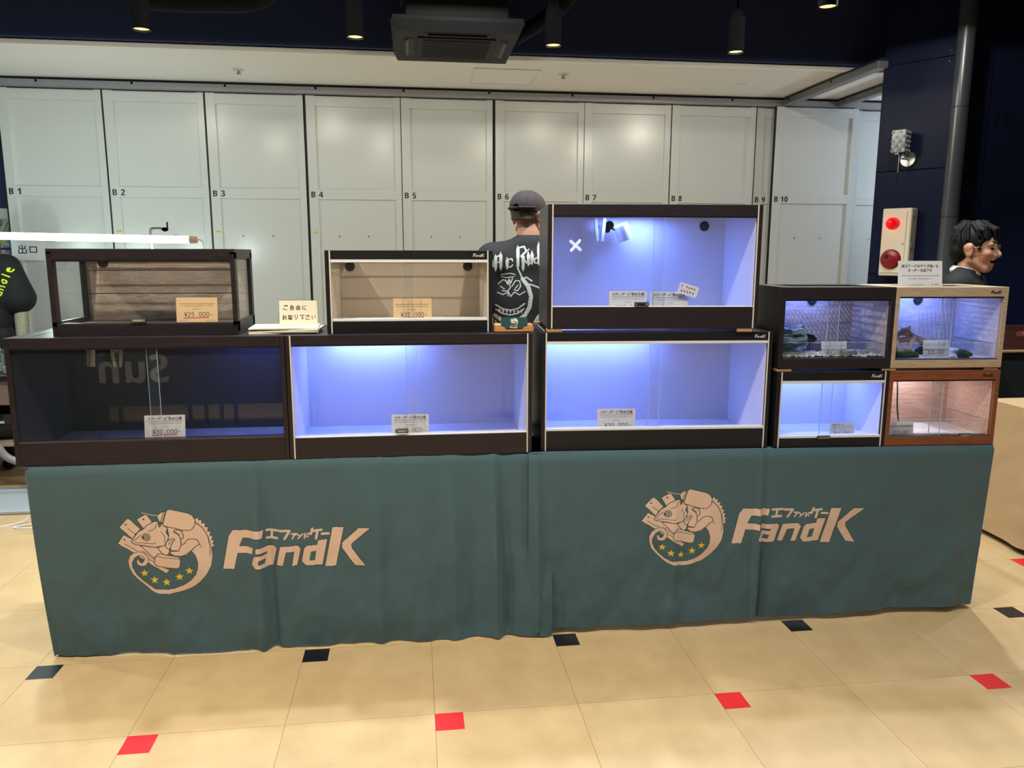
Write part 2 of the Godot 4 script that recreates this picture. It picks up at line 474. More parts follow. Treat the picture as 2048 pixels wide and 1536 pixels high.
func make_materials() -> void:
	M.walnut = grained(Color(0.105, 0.088, 0.112), Color(0.155, 0.125, 0.148), V(1.2, 14, 14), 0.38, 3)
	M.black = mat(Color(0.075, 0.075, 0.10), 0.4)
	M.oak = grained(Color(0.62, 0.52, 0.42), Color(0.74, 0.64, 0.53), V(1.5, 18, 18), 0.5, 5)
	M.redwood = grained(Color(0.40, 0.21, 0.13), Color(0.55, 0.31, 0.19), V(1.5, 16, 16), 0.42, 6)
	M.white_board = mat(Color(0.89, 0.89, 0.90), 0.35)
	M.cream_board = mat(Color(0.84, 0.77, 0.69), 0.35)
	M.grey_wood = grained(Color(0.52, 0.46, 0.42), Color(0.68, 0.62, 0.57), V(1.4, 9, 9), 0.45, 7)
	M.pale_wood = grained(Color(0.66, 0.62, 0.60), Color(0.78, 0.75, 0.73), V(1.2, 10, 10), 0.45, 8)
	M.dark_inner = grained(Color(0.10, 0.115, 0.17), Color(0.15, 0.16, 0.22), V(1.2, 10, 10), 0.4, 9)
	M.rose_wood = grained(Color(0.66, 0.51, 0.44), Color(0.79, 0.66, 0.58), V(1.0, 8, 8), 0.42, 10)
	M.plank = [grained(Color(0.55, 0.49, 0.45), Color(0.77, 0.70, 0.64), V(1.6, 9, 9), 0.6, 11), grained(Color(0.59, 0.52, 0.47), Color(0.72, 0.65, 0.60), V(1.3, 12, 12), 0.6, 12), grained(Color(0.61, 0.55, 0.50), Color(0.79, 0.72, 0.66), V(1.1, 7, 7), 0.6, 13)]
	M.strip = mat(Color(0.82, 0.80, 0.76), 0.35)
	M.glass = pane()
	M.glass_edge = mat(Color(0.66, 0.73, 0.77), 0.2)
	M.alu = mat(Color(0.75, 0.75, 0.76), 0.3, 0.9)
	M.chrome = mat(Color(0.8, 0.8, 0.8), 0.12, 1.0)
	M.plug = mat(Color(0.05, 0.05, 0.07), 0.5)
	M.card = mat(Color(0.93, 0.92, 0.90), 0.5)
	M.spacer = grained(Color(0.62, 0.47, 0.33), Color(0.72, 0.57, 0.42), V(3, 20, 20), 0.6, 14)
	M.panel = mat(Color(0.88, 0.905, 0.92), 0.22)
	M.seal = mat(Color(0.10, 0.105, 0.13), 0.5)
	M.soffit = mat(Color(0.95, 0.96, 0.97), 0.85)
	M.navy = mat(Color(0.21, 0.25, 0.39), 0.85, 0.0, 0.15)
	M.plate = mat(Color(0.085, 0.11, 0.21), 0.4, 0.0, 0.2)
	M.bolt = mat(Color(0.10, 0.10, 0.14), 0.3, 0.4)
	M.steel = mat(Color(0.50, 0.51, 0.54), 0.4, 0.5)
	M.housing = mat(Color(0.04, 0.045, 0.075), 0.8, 0.0, 0.25)
	M.plastic_white = mat(Color(0.85, 0.85, 0.86), 0.4)
	M.plastic_black = mat(Color(0.04, 0.04, 0.05), 0.4)
	M.skin = mat(Color(0.72, 0.51, 0.41), 0.5)
	M.skin.subsurf_scatter_enabled = true; M.skin.subsurf_scatter_strength = 0.1

# ---------------------------------------------------------------- the room
func build_room() -> void:
	var base := struct("floor", bx(V(1.5, -0.06, 1.5), V(13.0, 0.112, 11.0)), mat(Color(0.68, 0.575, 0.42), 0.8))
	var speck := noise_tex(0.2, [Color(0.80, 0.79, 0.77), Color(0.93, 0.92, 0.90), Color(0.96, 0.95, 0.93), Color(0.91, 0.90, 0.88), Color(1, 0.99, 0.97)], 512, FastNoiseLite.TYPE_SIMPLEX, 3, 21)
	var mats := []
	for i in 3:
		var m := mat([Color(0.865, 0.745, 0.575), Color(0.855, 0.735, 0.565), Color(0.87, 0.745, 0.565)][i], 0.42)
		m.albedo_texture = speck; m.uv1_triplanar = true; m.uv1_world_triplanar = true; m.uv1_scale = V(1.6, 1.6, 1.6); m.uv1_offset = V(0.13 * i, 0, 0.31 * i)
		m.detail_enabled = true; m.detail_albedo = noise_tex(0.012, [Color(0.93, 0.92, 0.90), Color(1, 1, 1)], 256, FastNoiseLite.TYPE_SIMPLEX_SMOOTH, 3, 30 + i); m.detail_blend_mode = BaseMaterial3D.BLEND_MODE_MUL
		m.uv2_triplanar = true; m.uv2_world_triplanar = true; m.uv2_scale = V(0.5, 0.5, 0.5)
		mats.append(m)
	var tile := bx(V(TILE / 2, -0.002, TILE / 2), V(TILE - 0.0011, 0.004, TILE - 0.0011)).mesh()
	var far := MB.new()
	var red := mat(Color(0.86, 0.16, 0.19), 0.4)
	var blk := mat(Color(0.055, 0.06, 0.085), 0.4)
	var inlay := bx(V(0.04425, -0.0014, 0.04425), V(0.0885, 0.0036, 0.0885), 0.0003).mesh()
	for k in range(-12, 16):
		for m in range(-9, 12):
			var x := TILE_X + k * TILE
			var z := TILE_Z + m * TILE
			if x < -5.0 or x > 7.5 or z < -3.9 or z > 6.5: continue
			if k >= -4 and k <= 10 and m >= -6 and m <= 4:
				var t := part("tile", tile, mats[absi(k * 7 + m * 5 + k * m) % 3], base, V(x, 0, z))
				if (k + m) % 2 == 0:
					# a small coloured square is let into the corner of every other tile
					part("inlay", inlay, red if m % 2 == 0 else blk, t)
			else: far.box(V(x + TILE / 2, -0.002, z + TILE / 2), V(TILE - 0.0014, 0.004, TILE - 0.0014))
	var ft := part("far_tiles", far, mats[0], base)
	ft.set_meta("kind", "stuff")
	struct("ceiling", bx(V(1.5, 3.6, 1.5), V(13.0, 0.1, 11.0)), M.navy)
	struct("wall_back", bx(V(3.3, 1.78, -3.47), V(9.4, 3.6, 0.06)), mat(Color(0.7, 0.7, 0.69), 0.8))
	struct("wall_left", bx(V(-4.95, 1.78, 1.5), V(0.1, 3.6, 11.0)), mat(Color(0.30, 0.31, 0.36), 0.8))
	struct("wall_right", bx(V(7.95, 1.78, 1.5), V(0.1, 3.6, 11.0)), mat(Color(0.25, 0.26, 0.31), 0.8))
	struct("wall_front", bx(V(1.5, 1.78, 6.95), V(13.0, 3.6, 0.1)), mat(Color(0.25, 0.26, 0.30), 0.8))
	# dark wall at the exit, left of the panels
	var dw := struct("wall_exit", bx(V(-3.2, 1.78, -3.44), V(3.58, 3.6, 0.08)), M.navy)
	part("white_band", bx(V(0.0, 0.0, 0.0), V(3.0, 0.075, 0.012), 0.002), M.plastic_white, dw, V(-2.93, 1.71, -3.393))
	# white dropped soffit and the dark fascia above its edge
	struct("trim_1", bx(V(2.0, 2.669, -2.91), V(12.0, 0.034, 1.06), 0.004), M.soffit)
	struct("trim_2", bx(V(1.5, 3.12, -2.34), V(13.0, 0.87, 0.04)), M.navy)

func build_partition() -> void:
	var xs := [-1.395, -0.689, 0.018, 0.731, 1.431, 2.146, 2.844, 3.547, 4.255, 4.385, 5.085]
	var zs := [-3.303, -3.303, -3.303, -3.303, -3.303, -3.303, -3.303, -3.303, -3.318, -3.245, -3.318]
	var tail := ["beside the dark exit wall, carrying the exit sheet", "second from the exit wall, behind the glass-sided cage", "third from the exit wall", "fourth from the exit wall, above the handwritten card", "fifth from the exit wall, behind the cream-lined cage", "behind the person in the cap", "next to the person in the cap", "above the largest upper cage", "a narrow sliver half hidden by its neighbour", "last lettered one, right of the overhead rails' corner", "unlettered, half hidden by the dark column"]
	var bold := SystemFont.new(); bold.font_names = PackedStringArray(["Droid Sans"]); bold.font_weight = 700
	var ink := mat(Color(0.05, 0.05, 0.08), 0.5)
	for i in xs.size():
		var w := 0.694
		var t := thing("partition_panel", "white sliding partition panel%s, %s" % ["" if i == 10 else " lettered B %d" % (i + 1), tail[i]], "panel", V(xs[i], 0.006, zs[i]), 0.0, "white sliding partition panels")
		var m := MB.new()
		var H := 2.575
		m.box(V(0.006 + w / 2, H / 2, -0.033), V(w, H, 0.034))
		for s in [[0.006 + 0.034, H / 2, 0.068, H], [0.006 + w - 0.024, H / 2, 0.048, H]]: m.box(V(s[0], s[1], -0.008), V(s[2], s[3], 0.016), 0.002)
		var inner := w - 0.068 - 0.048
		var rails := [[H - 0.035, 0.072], [1.868, 0.076], [0.07, 0.14]]
		if i == 0: rails.append([1.41, 0.07])
		for r in rails: m.box(V(0.006 + 0.068 + inner / 2, r[0] - 0.006, -0.008), V(inner + 0.004, r[1], 0.0158), 0.002)
		part("leaf", m, M.panel, t)
		part("edge_seal", bx(V(0.0005, H / 2, -0.014), V(0.011, H, 0.02)), M.seal, t)
		for f in [[0.2, 1.62], [0.42, 1.62]]:
			part("button", MB.new().lathe(V(f[0] + 0.02, f[1] - 0.07, -0.010), [[0.006, 0.0], [0.005, 0.003], [0.0, 0.0035]], 10, Basis(Vector3.RIGHT, PI / 2)), M.steel, t)
		if i < 10:
			for c in [["B", 0.030], [str(i + 1), 0.088 + (0.014 if i == 9 else 0.0)]]:
				var tm := TextMesh.new(); tm.text = c[0]; tm.font = bold; tm.font_size = 64; tm.pixel_size = 0.00092; tm.depth = 0.001
				part("lettering", tm, ink, t, V(0.006 + c[1], 1.858, 0.0006))
		if i in [1, 2, 3]:
			part("tape", bx(V(0.045, 1.58, 0.0005), V(0.035, 0.012, 0.001)), mat(Color(0.85, 0.82, 0.30), 0.6), t)
	# top track
	var r := struct("trim_3", bx(V(1.9, 2.609, -3.29), V(6.9, 0.046, 0.07), 0.004), mat(Color(0.66, 0.66, 0.70), 0.35, 0.3))
	part("shadow_gap", bx(V(1.9, 2.642, -3.31), V(6.9, 0.02, 0.05)), M.seal, r)
	for k in 9: part("screw", MB.new().ball(V(-1.1 + k * 0.64, 2.622, -3.254), V(0.009, 0.009, 0.006), Basis.IDENTITY, 8, 6), mat(Color(0.85, 0.85, 0.85), 0.3, 0.5), r)
	# the two tracks that branch off towards the camera on the right
	for s in [[4.47, 0, 1.28], [4.93, 1, 0.95]]:
		var q := thing("overhead_track", "grey steel overhead track running out from the back rail, %s one" % ["left", "right"][s[1]], "rail", V(s[0], 2.585, -3.25), 0.0, "overhead tracks at the right")
		part("channel", bx(V(0, 0.024, s[2] / 2), V(0.07, 0.046, s[2]), 0.004), M.steel, q)
		part("shadow_gap", bx(V(0, 0.055, s[2] / 2), V(0.045, 0.018, s[2])), M.seal, q)
		for k in 2: part("screw", MB.new().ball(V(-0.036, 0.035, 0.1 + k * 0.62), V(0.005, 0.008, 0.008), Basis.IDENTITY, 8, 6), M.strip, q)
	# exit sheet
	var c := Canvas.new(297, 210, Color(0.93, 0.94, 0.97))
	c.text("出口", Vector2(52, 62), Vector2(74, 76), 98, 9.0, Color(0.16, 0.16, 0.22))
	paper("exit_sheet", c.tex(), V(-1.276, 1.449, -3.296), 0.0, 0.0, Vector2(0.235, 0.157), "white paper sheet with two dark characters taped to the first panel", "sign")

func paper(called: String, t: Texture2D, at: Vector3, turn: float, lean: float, size: Vector2, label: String, category: String, group := "", thick := 0.0012, clear_back := false) -> Node3D:
	# a printed sheet with a thickness of its own, centred on at
	var m := MB.new().smooth(1, 1, func(u, v): return V((u - 0.5) * size.x, (v - 0.5) * size.y, 0.0))
	for i in m.uv.size(): m.uv[i].y = 1.0 - m.uv[i].y
	var o := thing(called, label, category, at, turn, group)
	o.rotation.x = -lean
	part("print", m, printed(t, 0.45), o, V(0, 0, thick * 0.5 + 0.0003))
	part("sheet", bx(Vector3.ZERO, V(size.x, size.y, thick)), M.card, o)
	return o

func build_overhead() -> void:
	var warm := glow(Color(1.0, 0.80, 0.45), 3.0)
	var cool := glow(Color(0.95, 0.98, 1.0), 3.0)
	for i in SPOTS.size():
		var s: Array = SPOTS[i]
		var names := ["leftmost of the row above the panels", "second from the left, left of the air conditioner", "third from the left, right of the air conditioner", "fourth of the row, before the dark column", "nearest the camera at the upper right"]
		var t: Node3D
		if i < 5: t = thing("pendant_spotlight", "black cylinder pendant spotlight with warm lens, %s" % names[i], "spotlight", V(s[0], s[1], s[2]), 0.0, "black pendant spotlights")
		else: t = thing("pendant_spotlight", "black pendant spotlight outside the frame, %s from left in row %s" % [["first", "second", "third", "fourth", "fifth", "sixth"][(i - 5) if i < 11 else (i - 11) if i < 16 else (i - 16) if i < 21 else (i - 21)], "over the cages" if i < 11 else "behind the cages" if i < 16 else "before the stall" if i < 21 else "behind the camera"], "spotlight", V(s[0], s[1], s[2]), 0.0, "pendant spotlights outside the frame")
		part("housing", MB.new().lathe(Vector3.ZERO, [[0.036, 0.012], [0.041, 0.0], [0.043, 0.004], [0.043, 0.175], [0.036, 0.182], [0.0, 0.182]], 28), M.housing, t)
		part("lens", MB.new().lathe(V(0, 0.008, 0), [[0.0, 0.0], [0.037, 0.0]], 28), cool if s[5] else warm, t)
		part("stem", MB.new().tube([V(0, 0.18, 0), V(0, 3.55 - s[1], 0)], 0.006, 8), M.housing, t)
		part("bracket", bx(V(0, 0.2, 0), V(0.06, 0.05, 0.03), 0.006), M.housing, t)
		var l := SpotLight3D.new(); l.name = "beam"
		l.light_color = HALL_COOL if s[5] else HALL_WARM; l.light_energy = s[3]; l.spot_angle = s[4]; l.spot_angle_attenuation = 0.05 if s[4] > 85.0 else 0.5
		l.spot_range = 14.0; l.spot_attenuation = 2.0; l.light_size = 0.035; l.shadow_enabled = true
		l.rotation.x = -PI / 2; l.position = V(0, -0.004, 0)
		t.add_child(l)
	# globe lamp of the alcove behind the column, hidden from the camera by the plated wall
	var gl := thing("globe_lamp", "white globe wall lamp in the alcove behind the dark column", "lamp", V(6.2, 1.95, -2.6))
	part("globe", MB.new().ball(Vector3.ZERO, V(0.11, 0.11, 0.11)), glow(Color(0.95, 0.98, 1.0), 2.0), gl)
	part("rod", MB.new().tube([V(0, 0.10, 0), V(0, 1.6, 0)], 0.008, 8), M.housing, gl)
	var gol := OmniLight3D.new(); gol.name = "globe_light"; gol.light_color = HALL_COOL; gol.light_energy = 0.8; gol.light_size = 0.1; gol.omni_range = 10.0; gol.omni_attenuation = 2.0; gol.shadow_enabled = true
	gl.add_child(gol)
	# air conditioner
	var a := thing("ceiling_air_conditioner", "dark grey ceiling cassette air conditioner hanging above the panels", "air conditioner", V(1.766, 2.585, -1.856))
	var gm := mat(Color(0.15, 0.16, 0.185), 0.6, 0.0, 0.3)
	# chamfered square panel with a slanted rim, seen from below
	var face := MB.new()
	var R := 0.355
	var r2 := 0.33
	for sx in 4:
		var b := Basis(Vector3.UP, sx * PI / 2)
		face.quad(b * V(-R, 0.05, R), b * V(-r2, 0.0, r2), b * V(r2, 0.0, r2), b * V(R, 0.05, R))
		# flat border with a slot for the outlet
		face.quad(b * V(-r2, 0, r2), b * V(-0.215, 0, 0.215), b * V(0.215, 0, 0.215), b * V(r2, 0, r2))
	part("panel", face, gm, a)
	part("back_box", bx(V(0, 0.06, 0), V(0.70, 0.03, 0.70), 0.004), gm, a)
	part("body", bx(V(0, 0.24, 0), V(0.56, 0.34, 0.56), 0.01), mat(Color(0.06, 0.065, 0.09), 0.7), a)
	for sx in 4:
		var b := Basis(Vector3.UP, sx * PI / 2)
		var sm := MB.new()
		sm.xf = Transform3D(b, Vector3.ZERO)
		sm.box(V(0, -0.0015, 0.262), V(0.36, 0.002, 0.052), 0.0008)
		var o := part("outlet", sm, mat(Color(0.03, 0.03, 0.04), 0.6), a)
		var fl := MB.new(); fl.xf = Transform3D(b * Basis(Vector3.RIGHT, 0.5), b * V(0, -0.006, 0.272))
		fl.box(Vector3.ZERO, V(0.32, 0.004, 0.016), 0.0015)
		part("flap", fl, mat(Color(0.26, 0.265, 0.28), 0.45), o)
	part("grille_frame", bx(V(0, -0.004, 0), V(0.43, 0.008, 0.43), 0.003), gm, a)
	part("grille", bx(V(0, -0.009, 0), V(0.375, 0.003, 0.375)), mat(Color(0.05, 0.055, 0.07), 0.6), a)
	for i in 13: part("grille_bar", bx(V(0, -0.0115, -0.176 + i * 0.0293), V(0.375, 0.003, 0.004)), mat(Color(0.10, 0.105, 0.12), 0.6), a)
	for sx in [-1, 1]:
		for sz in [-1, 1]: part("hanger", MB.new().tube([V(0.3 * sx, 0.3, 0.3 * sz), V(0.3 * sx, 0.96, 0.3 * sz)], 0.006, 6), M.steel, a)
	# pipes and ducts under the dark ceiling
	var pm := mat(Color(0.075, 0.085, 0.115), 0.7, 0.0, 0.25)
	var pipes := [
		[[V(-1.2, 2.93, -1.9), V(-0.55, 2.88, -1.75), V(-0.25, 2.90, -1.5), V(0.3, 3.0, -1.3)], 0.05, "bent dark duct left of the leftmost spotlight"],
		[[V(0.0, 2.83, -1.95), V(0.35, 2.82, -1.95), V(0.75, 2.88, -1.9), V(0.95, 3.3, -1.6)], 0.07, "thick dark duct between the first two spotlights"],
		[[V(0.92, 2.78, -1.75), V(0.91, 2.9, -1.72), V(0.9, 3.5, -1.7)], 0.045, "dark pipe rising left of the second spotlight"],
		[[V(1.75, 2.98, -1.62), V(1.95, 2.94, -1.62), V(2.02, 2.86, -1.62), V(2.03, 2.78, -1.64)], 0.022, "bent insulated pipe at the air conditioner"],
		[[V(2.15, 2.72, -2.1), V(2.4, 2.85, -1.8), V(2.75, 3.3, -1.6)], 0.045, "slanting dark pipe right of the air conditioner"]]
	for p in pipes: lone("ceiling_pipe", MB.new().tube(smooth_path(p[0], 6), p[1], 14), pm, p[2], "pipe", Vector3.ZERO, 0.0, "pipes under the dark ceiling")
	# soffit fittings
	for p in [[-0.60, -2.86, 0.055, "left end"], [3.92, -2.86, 0.055, "right end, before the rails"]]:
		lone("ceiling_plate", MB.new().lathe(V(p[0], 2.652, p[1]), [[0.0, -0.008], [0.05, -0.008], [p[2], -0.004], [p[2], 0.0]], 24), M.soffit, "round white cover plate on the pale soffit near its %s" % p[3], "cover plate", Vector3.ZERO, 0.0, "round plates on the soffit")
	for p in [[0.36, -2.86, "left"], [2.56, -2.70, "right"]]:
		var s := thing("sprinkler", "small sprinkler head on the pale soffit, the %s one" % p[2], "sprinkler", V(p[0], 2.652, p[1]), 0.0, "sprinkler heads")
		part("rose", MB.new().lathe(Vector3.ZERO, [[0.0, -0.012], [0.03, -0.01], [0.04, 0.0]], 18), M.plastic_white, s)
		part("deflector", MB.new().lathe(V(0, -0.03, 0), [[0.0, 0.0], [0.016, 0.0], [0.016, 0.004], [0.006, 0.006], [0.006, 0.02]], 14), M.steel, s)
	var h := thing("access_hatch", "flush square access hatch in the pale soffit right of the air conditioner", "hatch", V(2.16, 2.651, -2.83))
	part("lid", bx(V(0, -0.002, 0), V(0.42, 0.004, 0.42), 0.001), M.soffit, h)
	for s in [[V(-0.225, -0.003, 0), V(0.012, 0.006, 0.46)], [V(0.225, -0.003, 0), V(0.012, 0.006, 0.46)], [V(0, -0.003, 0.225), V(0.46, 0.006, 0.008)], [V(0, -0.003, -0.225), V(0.46, 0.006, 0.008)]]:
		part("frame_strip", bx(s[0], s[1], 0.001), M.soffit, h)

func smooth_path(p: Array, per: int) -> Array:
	var out := []
	for i in p.size() - 1:
		var a: Vector3 = p[maxi(i - 1, 0)]
		var b: Vector3 = p[i]
		var c: Vector3 = p[i + 1]
		var d: Vector3 = p[mini(i + 2, p.size() - 1)]
		for k in per: out.append(b.cubic_interpolate(c, a, d, float(k) / per))
	out.append(p[p.size() - 1])
	return out

func build_column() -> void:
	var P0 := V(4.49, 0, -2.0)
	var dir := V(0.598, 0, 0.801).normalized()
	var nrm := V(-dir.z, 0, dir.x)
	var turn := atan2(-dir.z, dir.x)          # local +x runs along the face, local +z faces the stall
	# slanted face of the column
	var c := struct("wall_column", MB.new().box(V(0.215, 1.8, -0.16), V(0.43, 3.58, 0.3)), M.plate)
	c.position = P0; c.rotation.y = turn
	for y in [0.0, 0.65, 1.30, 1.95, 2.60]:
		part("plate", bx(V(0.215, y + 0.325, -0.006), V(0.415, 0.646, 0.014), 0.002), M.plate, c)
		for q in [0.03, 0.40]:
			for d in [[-0.017, -0.03], [0.017, -0.03], [-0.017, 0.03], [0.017, 0.03]]:
				part("bolt", MB.new().lathe(V(q + d[0], y + d[1] + 0.0, 0.001), [[0.008, 0.0], [0.007, 0.004], [0.0, 0.006]], 8, Basis(Vector3.RIGHT, PI / 2)), M.bolt, c)
	# the big round pipe in the corner
	var p := thing("wall_pipe", "dark glossy vertical pipe in the corner between the column and the plated wall", "pipe", V(4.715, 0.0, -1.555))
	part("shaft", MB.new().lathe(Vector3.ZERO, [[0.048, 0.0], [0.048, 3.55]], 32), mat(Color(0.27, 0.29, 0.32), 0.3, 0.3), p)
	for y in [1.65, 2.28]: part("joint", MB.new().lathe(V(0, y, 0), [[0.048, -0.004], [0.0488, -0.002], [0.0488, 0.002], [0.048, 0.004]], 32), M.seal, p)
	# the plated wall right of it
	var w := struct("wall_plated", bx(V(1.3, 1.8, -0.1), V(2.7, 3.58, 0.16)), M.plate)
	w.position = V(4.93, 0, -1.78); w.rotation.y = -0.127
	for iy in 6:
		for ix in 3:
			part("plate", bx(V(0.10 + ix * 0.9 + (0.0 if ix else -0.06), 0.30 + iy * 0.655, -0.014), V(0.894 if ix else 0.2, 0.650, 0.016), 0.002), M.plate, w)
	for q in [0.17, 0.23]:
		for y in [1.67, 2.27, 2.92]:
			for d in [-0.022, 0.022]: part("bolt", MB.new().lathe(V(q + 0.02, y + d, -0.006), [[0.009, 0.0], [0.008, 0.004], [0.0, 0.006]], 8, Basis(Vector3.RIGHT, PI / 2)), M.bolt, w)
	# sconce
	var at := P0 + dir * 0.20 + nrm * 0.0
	var s := thing("wall_sconce", "unlit wall sconce with cube-patterned glass shade on the dark column", "sconce", V(at.x, 2.015, at.z), turn)
	s.scale = V(0.72, 0.72, 0.72)
	part("wall_plate", MB.new().lathe(V(0, 0, 0.003), [[0.066, 0.0], [0.066, 0.02], [0.060, 0.028], [0.0, 0.028]], 32, Basis(Vector3.RIGHT, PI / 2)), M.alu, s)
	part("arm", MB.new().tube([V(0, 0, 0.02), V(-0.03, 0.0, 0.13)], 0.006, 8), M.alu, s)
	part("stem", MB.new().tube([V(-0.03, -0.12, 0.13), V(-0.03, 0.035, 0.13)], 0.009, 12), M.chrome, s)
	part("shade_base", MB.new().lathe(V(-0.03, 0.032, 0.13), [[0.0, 0.0], [0.045, 0.0], [0.045, 0.012], [0.0, 0.012]], 20), M.chrome, s)
	var gl := mat(Color(0.55, 0.57, 0.60), 0.12, 0.35)
	var sh := part("shade", bx(V(-0.03, 0.14, 0.13), V(0.115, 0.19, 0.115), 0.004), gl, s)
	for f in 4:
		for i in 4:
			for j in 5:
				var m := MB.new(); m.xf = Transform3D(Basis(Vector3.UP, f * PI / 2), V(-0.03, 0.14, 0.13))
				m.lathe(V(-0.0435 + i * 0.029, -0.076 + j * 0.038, 0.0575), [[0.0135, 0.0], [0.011, 0.005], [0.004, 0.007], [0.0, 0.007]], 4, Basis(Vector3.RIGHT, PI / 2) * Basis(Vector3.UP, PI / 4))
				part("glass_cube", m, M.glass_edge if (i + j) % 2 else gl, sh)
	# fire alarm box
	at = P0 + dir * 0.195 + nrm * 0.002
	var b := thing("fire_alarm_box", "cream metal fire alarm box with red lamp and bell on the dark column", "alarm box", V(at.x, 1.292, at.z), turn)
	var cm := mat(Color(0.84, 0.82, 0.76), 0.45)
	part("case", bx(V(0, 0.21, 0.052), V(0.175, 0.42, 0.10), 0.006), cm, b)
	var d := part("door", bx(V(-0.010, 0.21, 0.104), V(0.145, 0.385, 0.008), 0.003), cm, b)
	part("lock", MB.new().lathe(V(0.05, 0.2, 0.108), [[0.006, 0], [0.005, 0.003], [0, 0.003]], 10, Basis(Vector3.RIGHT, PI / 2)), M.steel, d)
	var rl := part("red_lamp", MB.new().lathe(V(-0.015, 0.325, 0.108), [[0.040, 0.0], [0.040, 0.02], [0.032, 0.045], [0.018, 0.064], [0.0, 0.068]], 28, Basis(Vector3.RIGHT, PI / 2)), mat(Color(0.80, 0.04, 0.07), 0.2), b)
	(rl.material_override as StandardMaterial3D).emission_enabled = true
	(rl.material_override as StandardMaterial3D).emission = Color(1.0, 0.03, 0.08)
	(rl.material_override as StandardMaterial3D).emission_energy_multiplier = 0.4
	var ol := OmniLight3D.new(); ol.name = "lamp_light"; ol.light_color = Color(1.0, 0.1, 0.12); ol.light_energy = 0.002; ol.light_size = 0.02; ol.omni_range = 6.0; ol.omni_attenuation = 2.0; ol.shadow_enabled = true; ol.position = V(-0.015, 0.325, 0.19)
	b.add_child(ol)
	var bell := part("bell", MB.new().lathe(V(-0.015, 0.105, 0.108), [[0.062, 0.0], [0.062, 0.006], [0.052, 0.02], [0.03, 0.028], [0.0, 0.03]], 32, Basis(Vector3.RIGHT, PI / 2)), mat(Color(0.50, 0.06, 0.12), 0.35), b)
	part("knob", MB.new().lathe(V(-0.03, 0.12, 0.13), [[0.015, 0.0], [0.013, 0.008], [0.0, 0.008]], 16, Basis(Vector3.RIGHT, PI / 2)), M.plastic_black, bell)
	for y in [0.38, 0.19]: part("hinge", bx(V(0.091, y, 0.075), V(0.012, 0.03, 0.012), 0.003), M.steel, b)

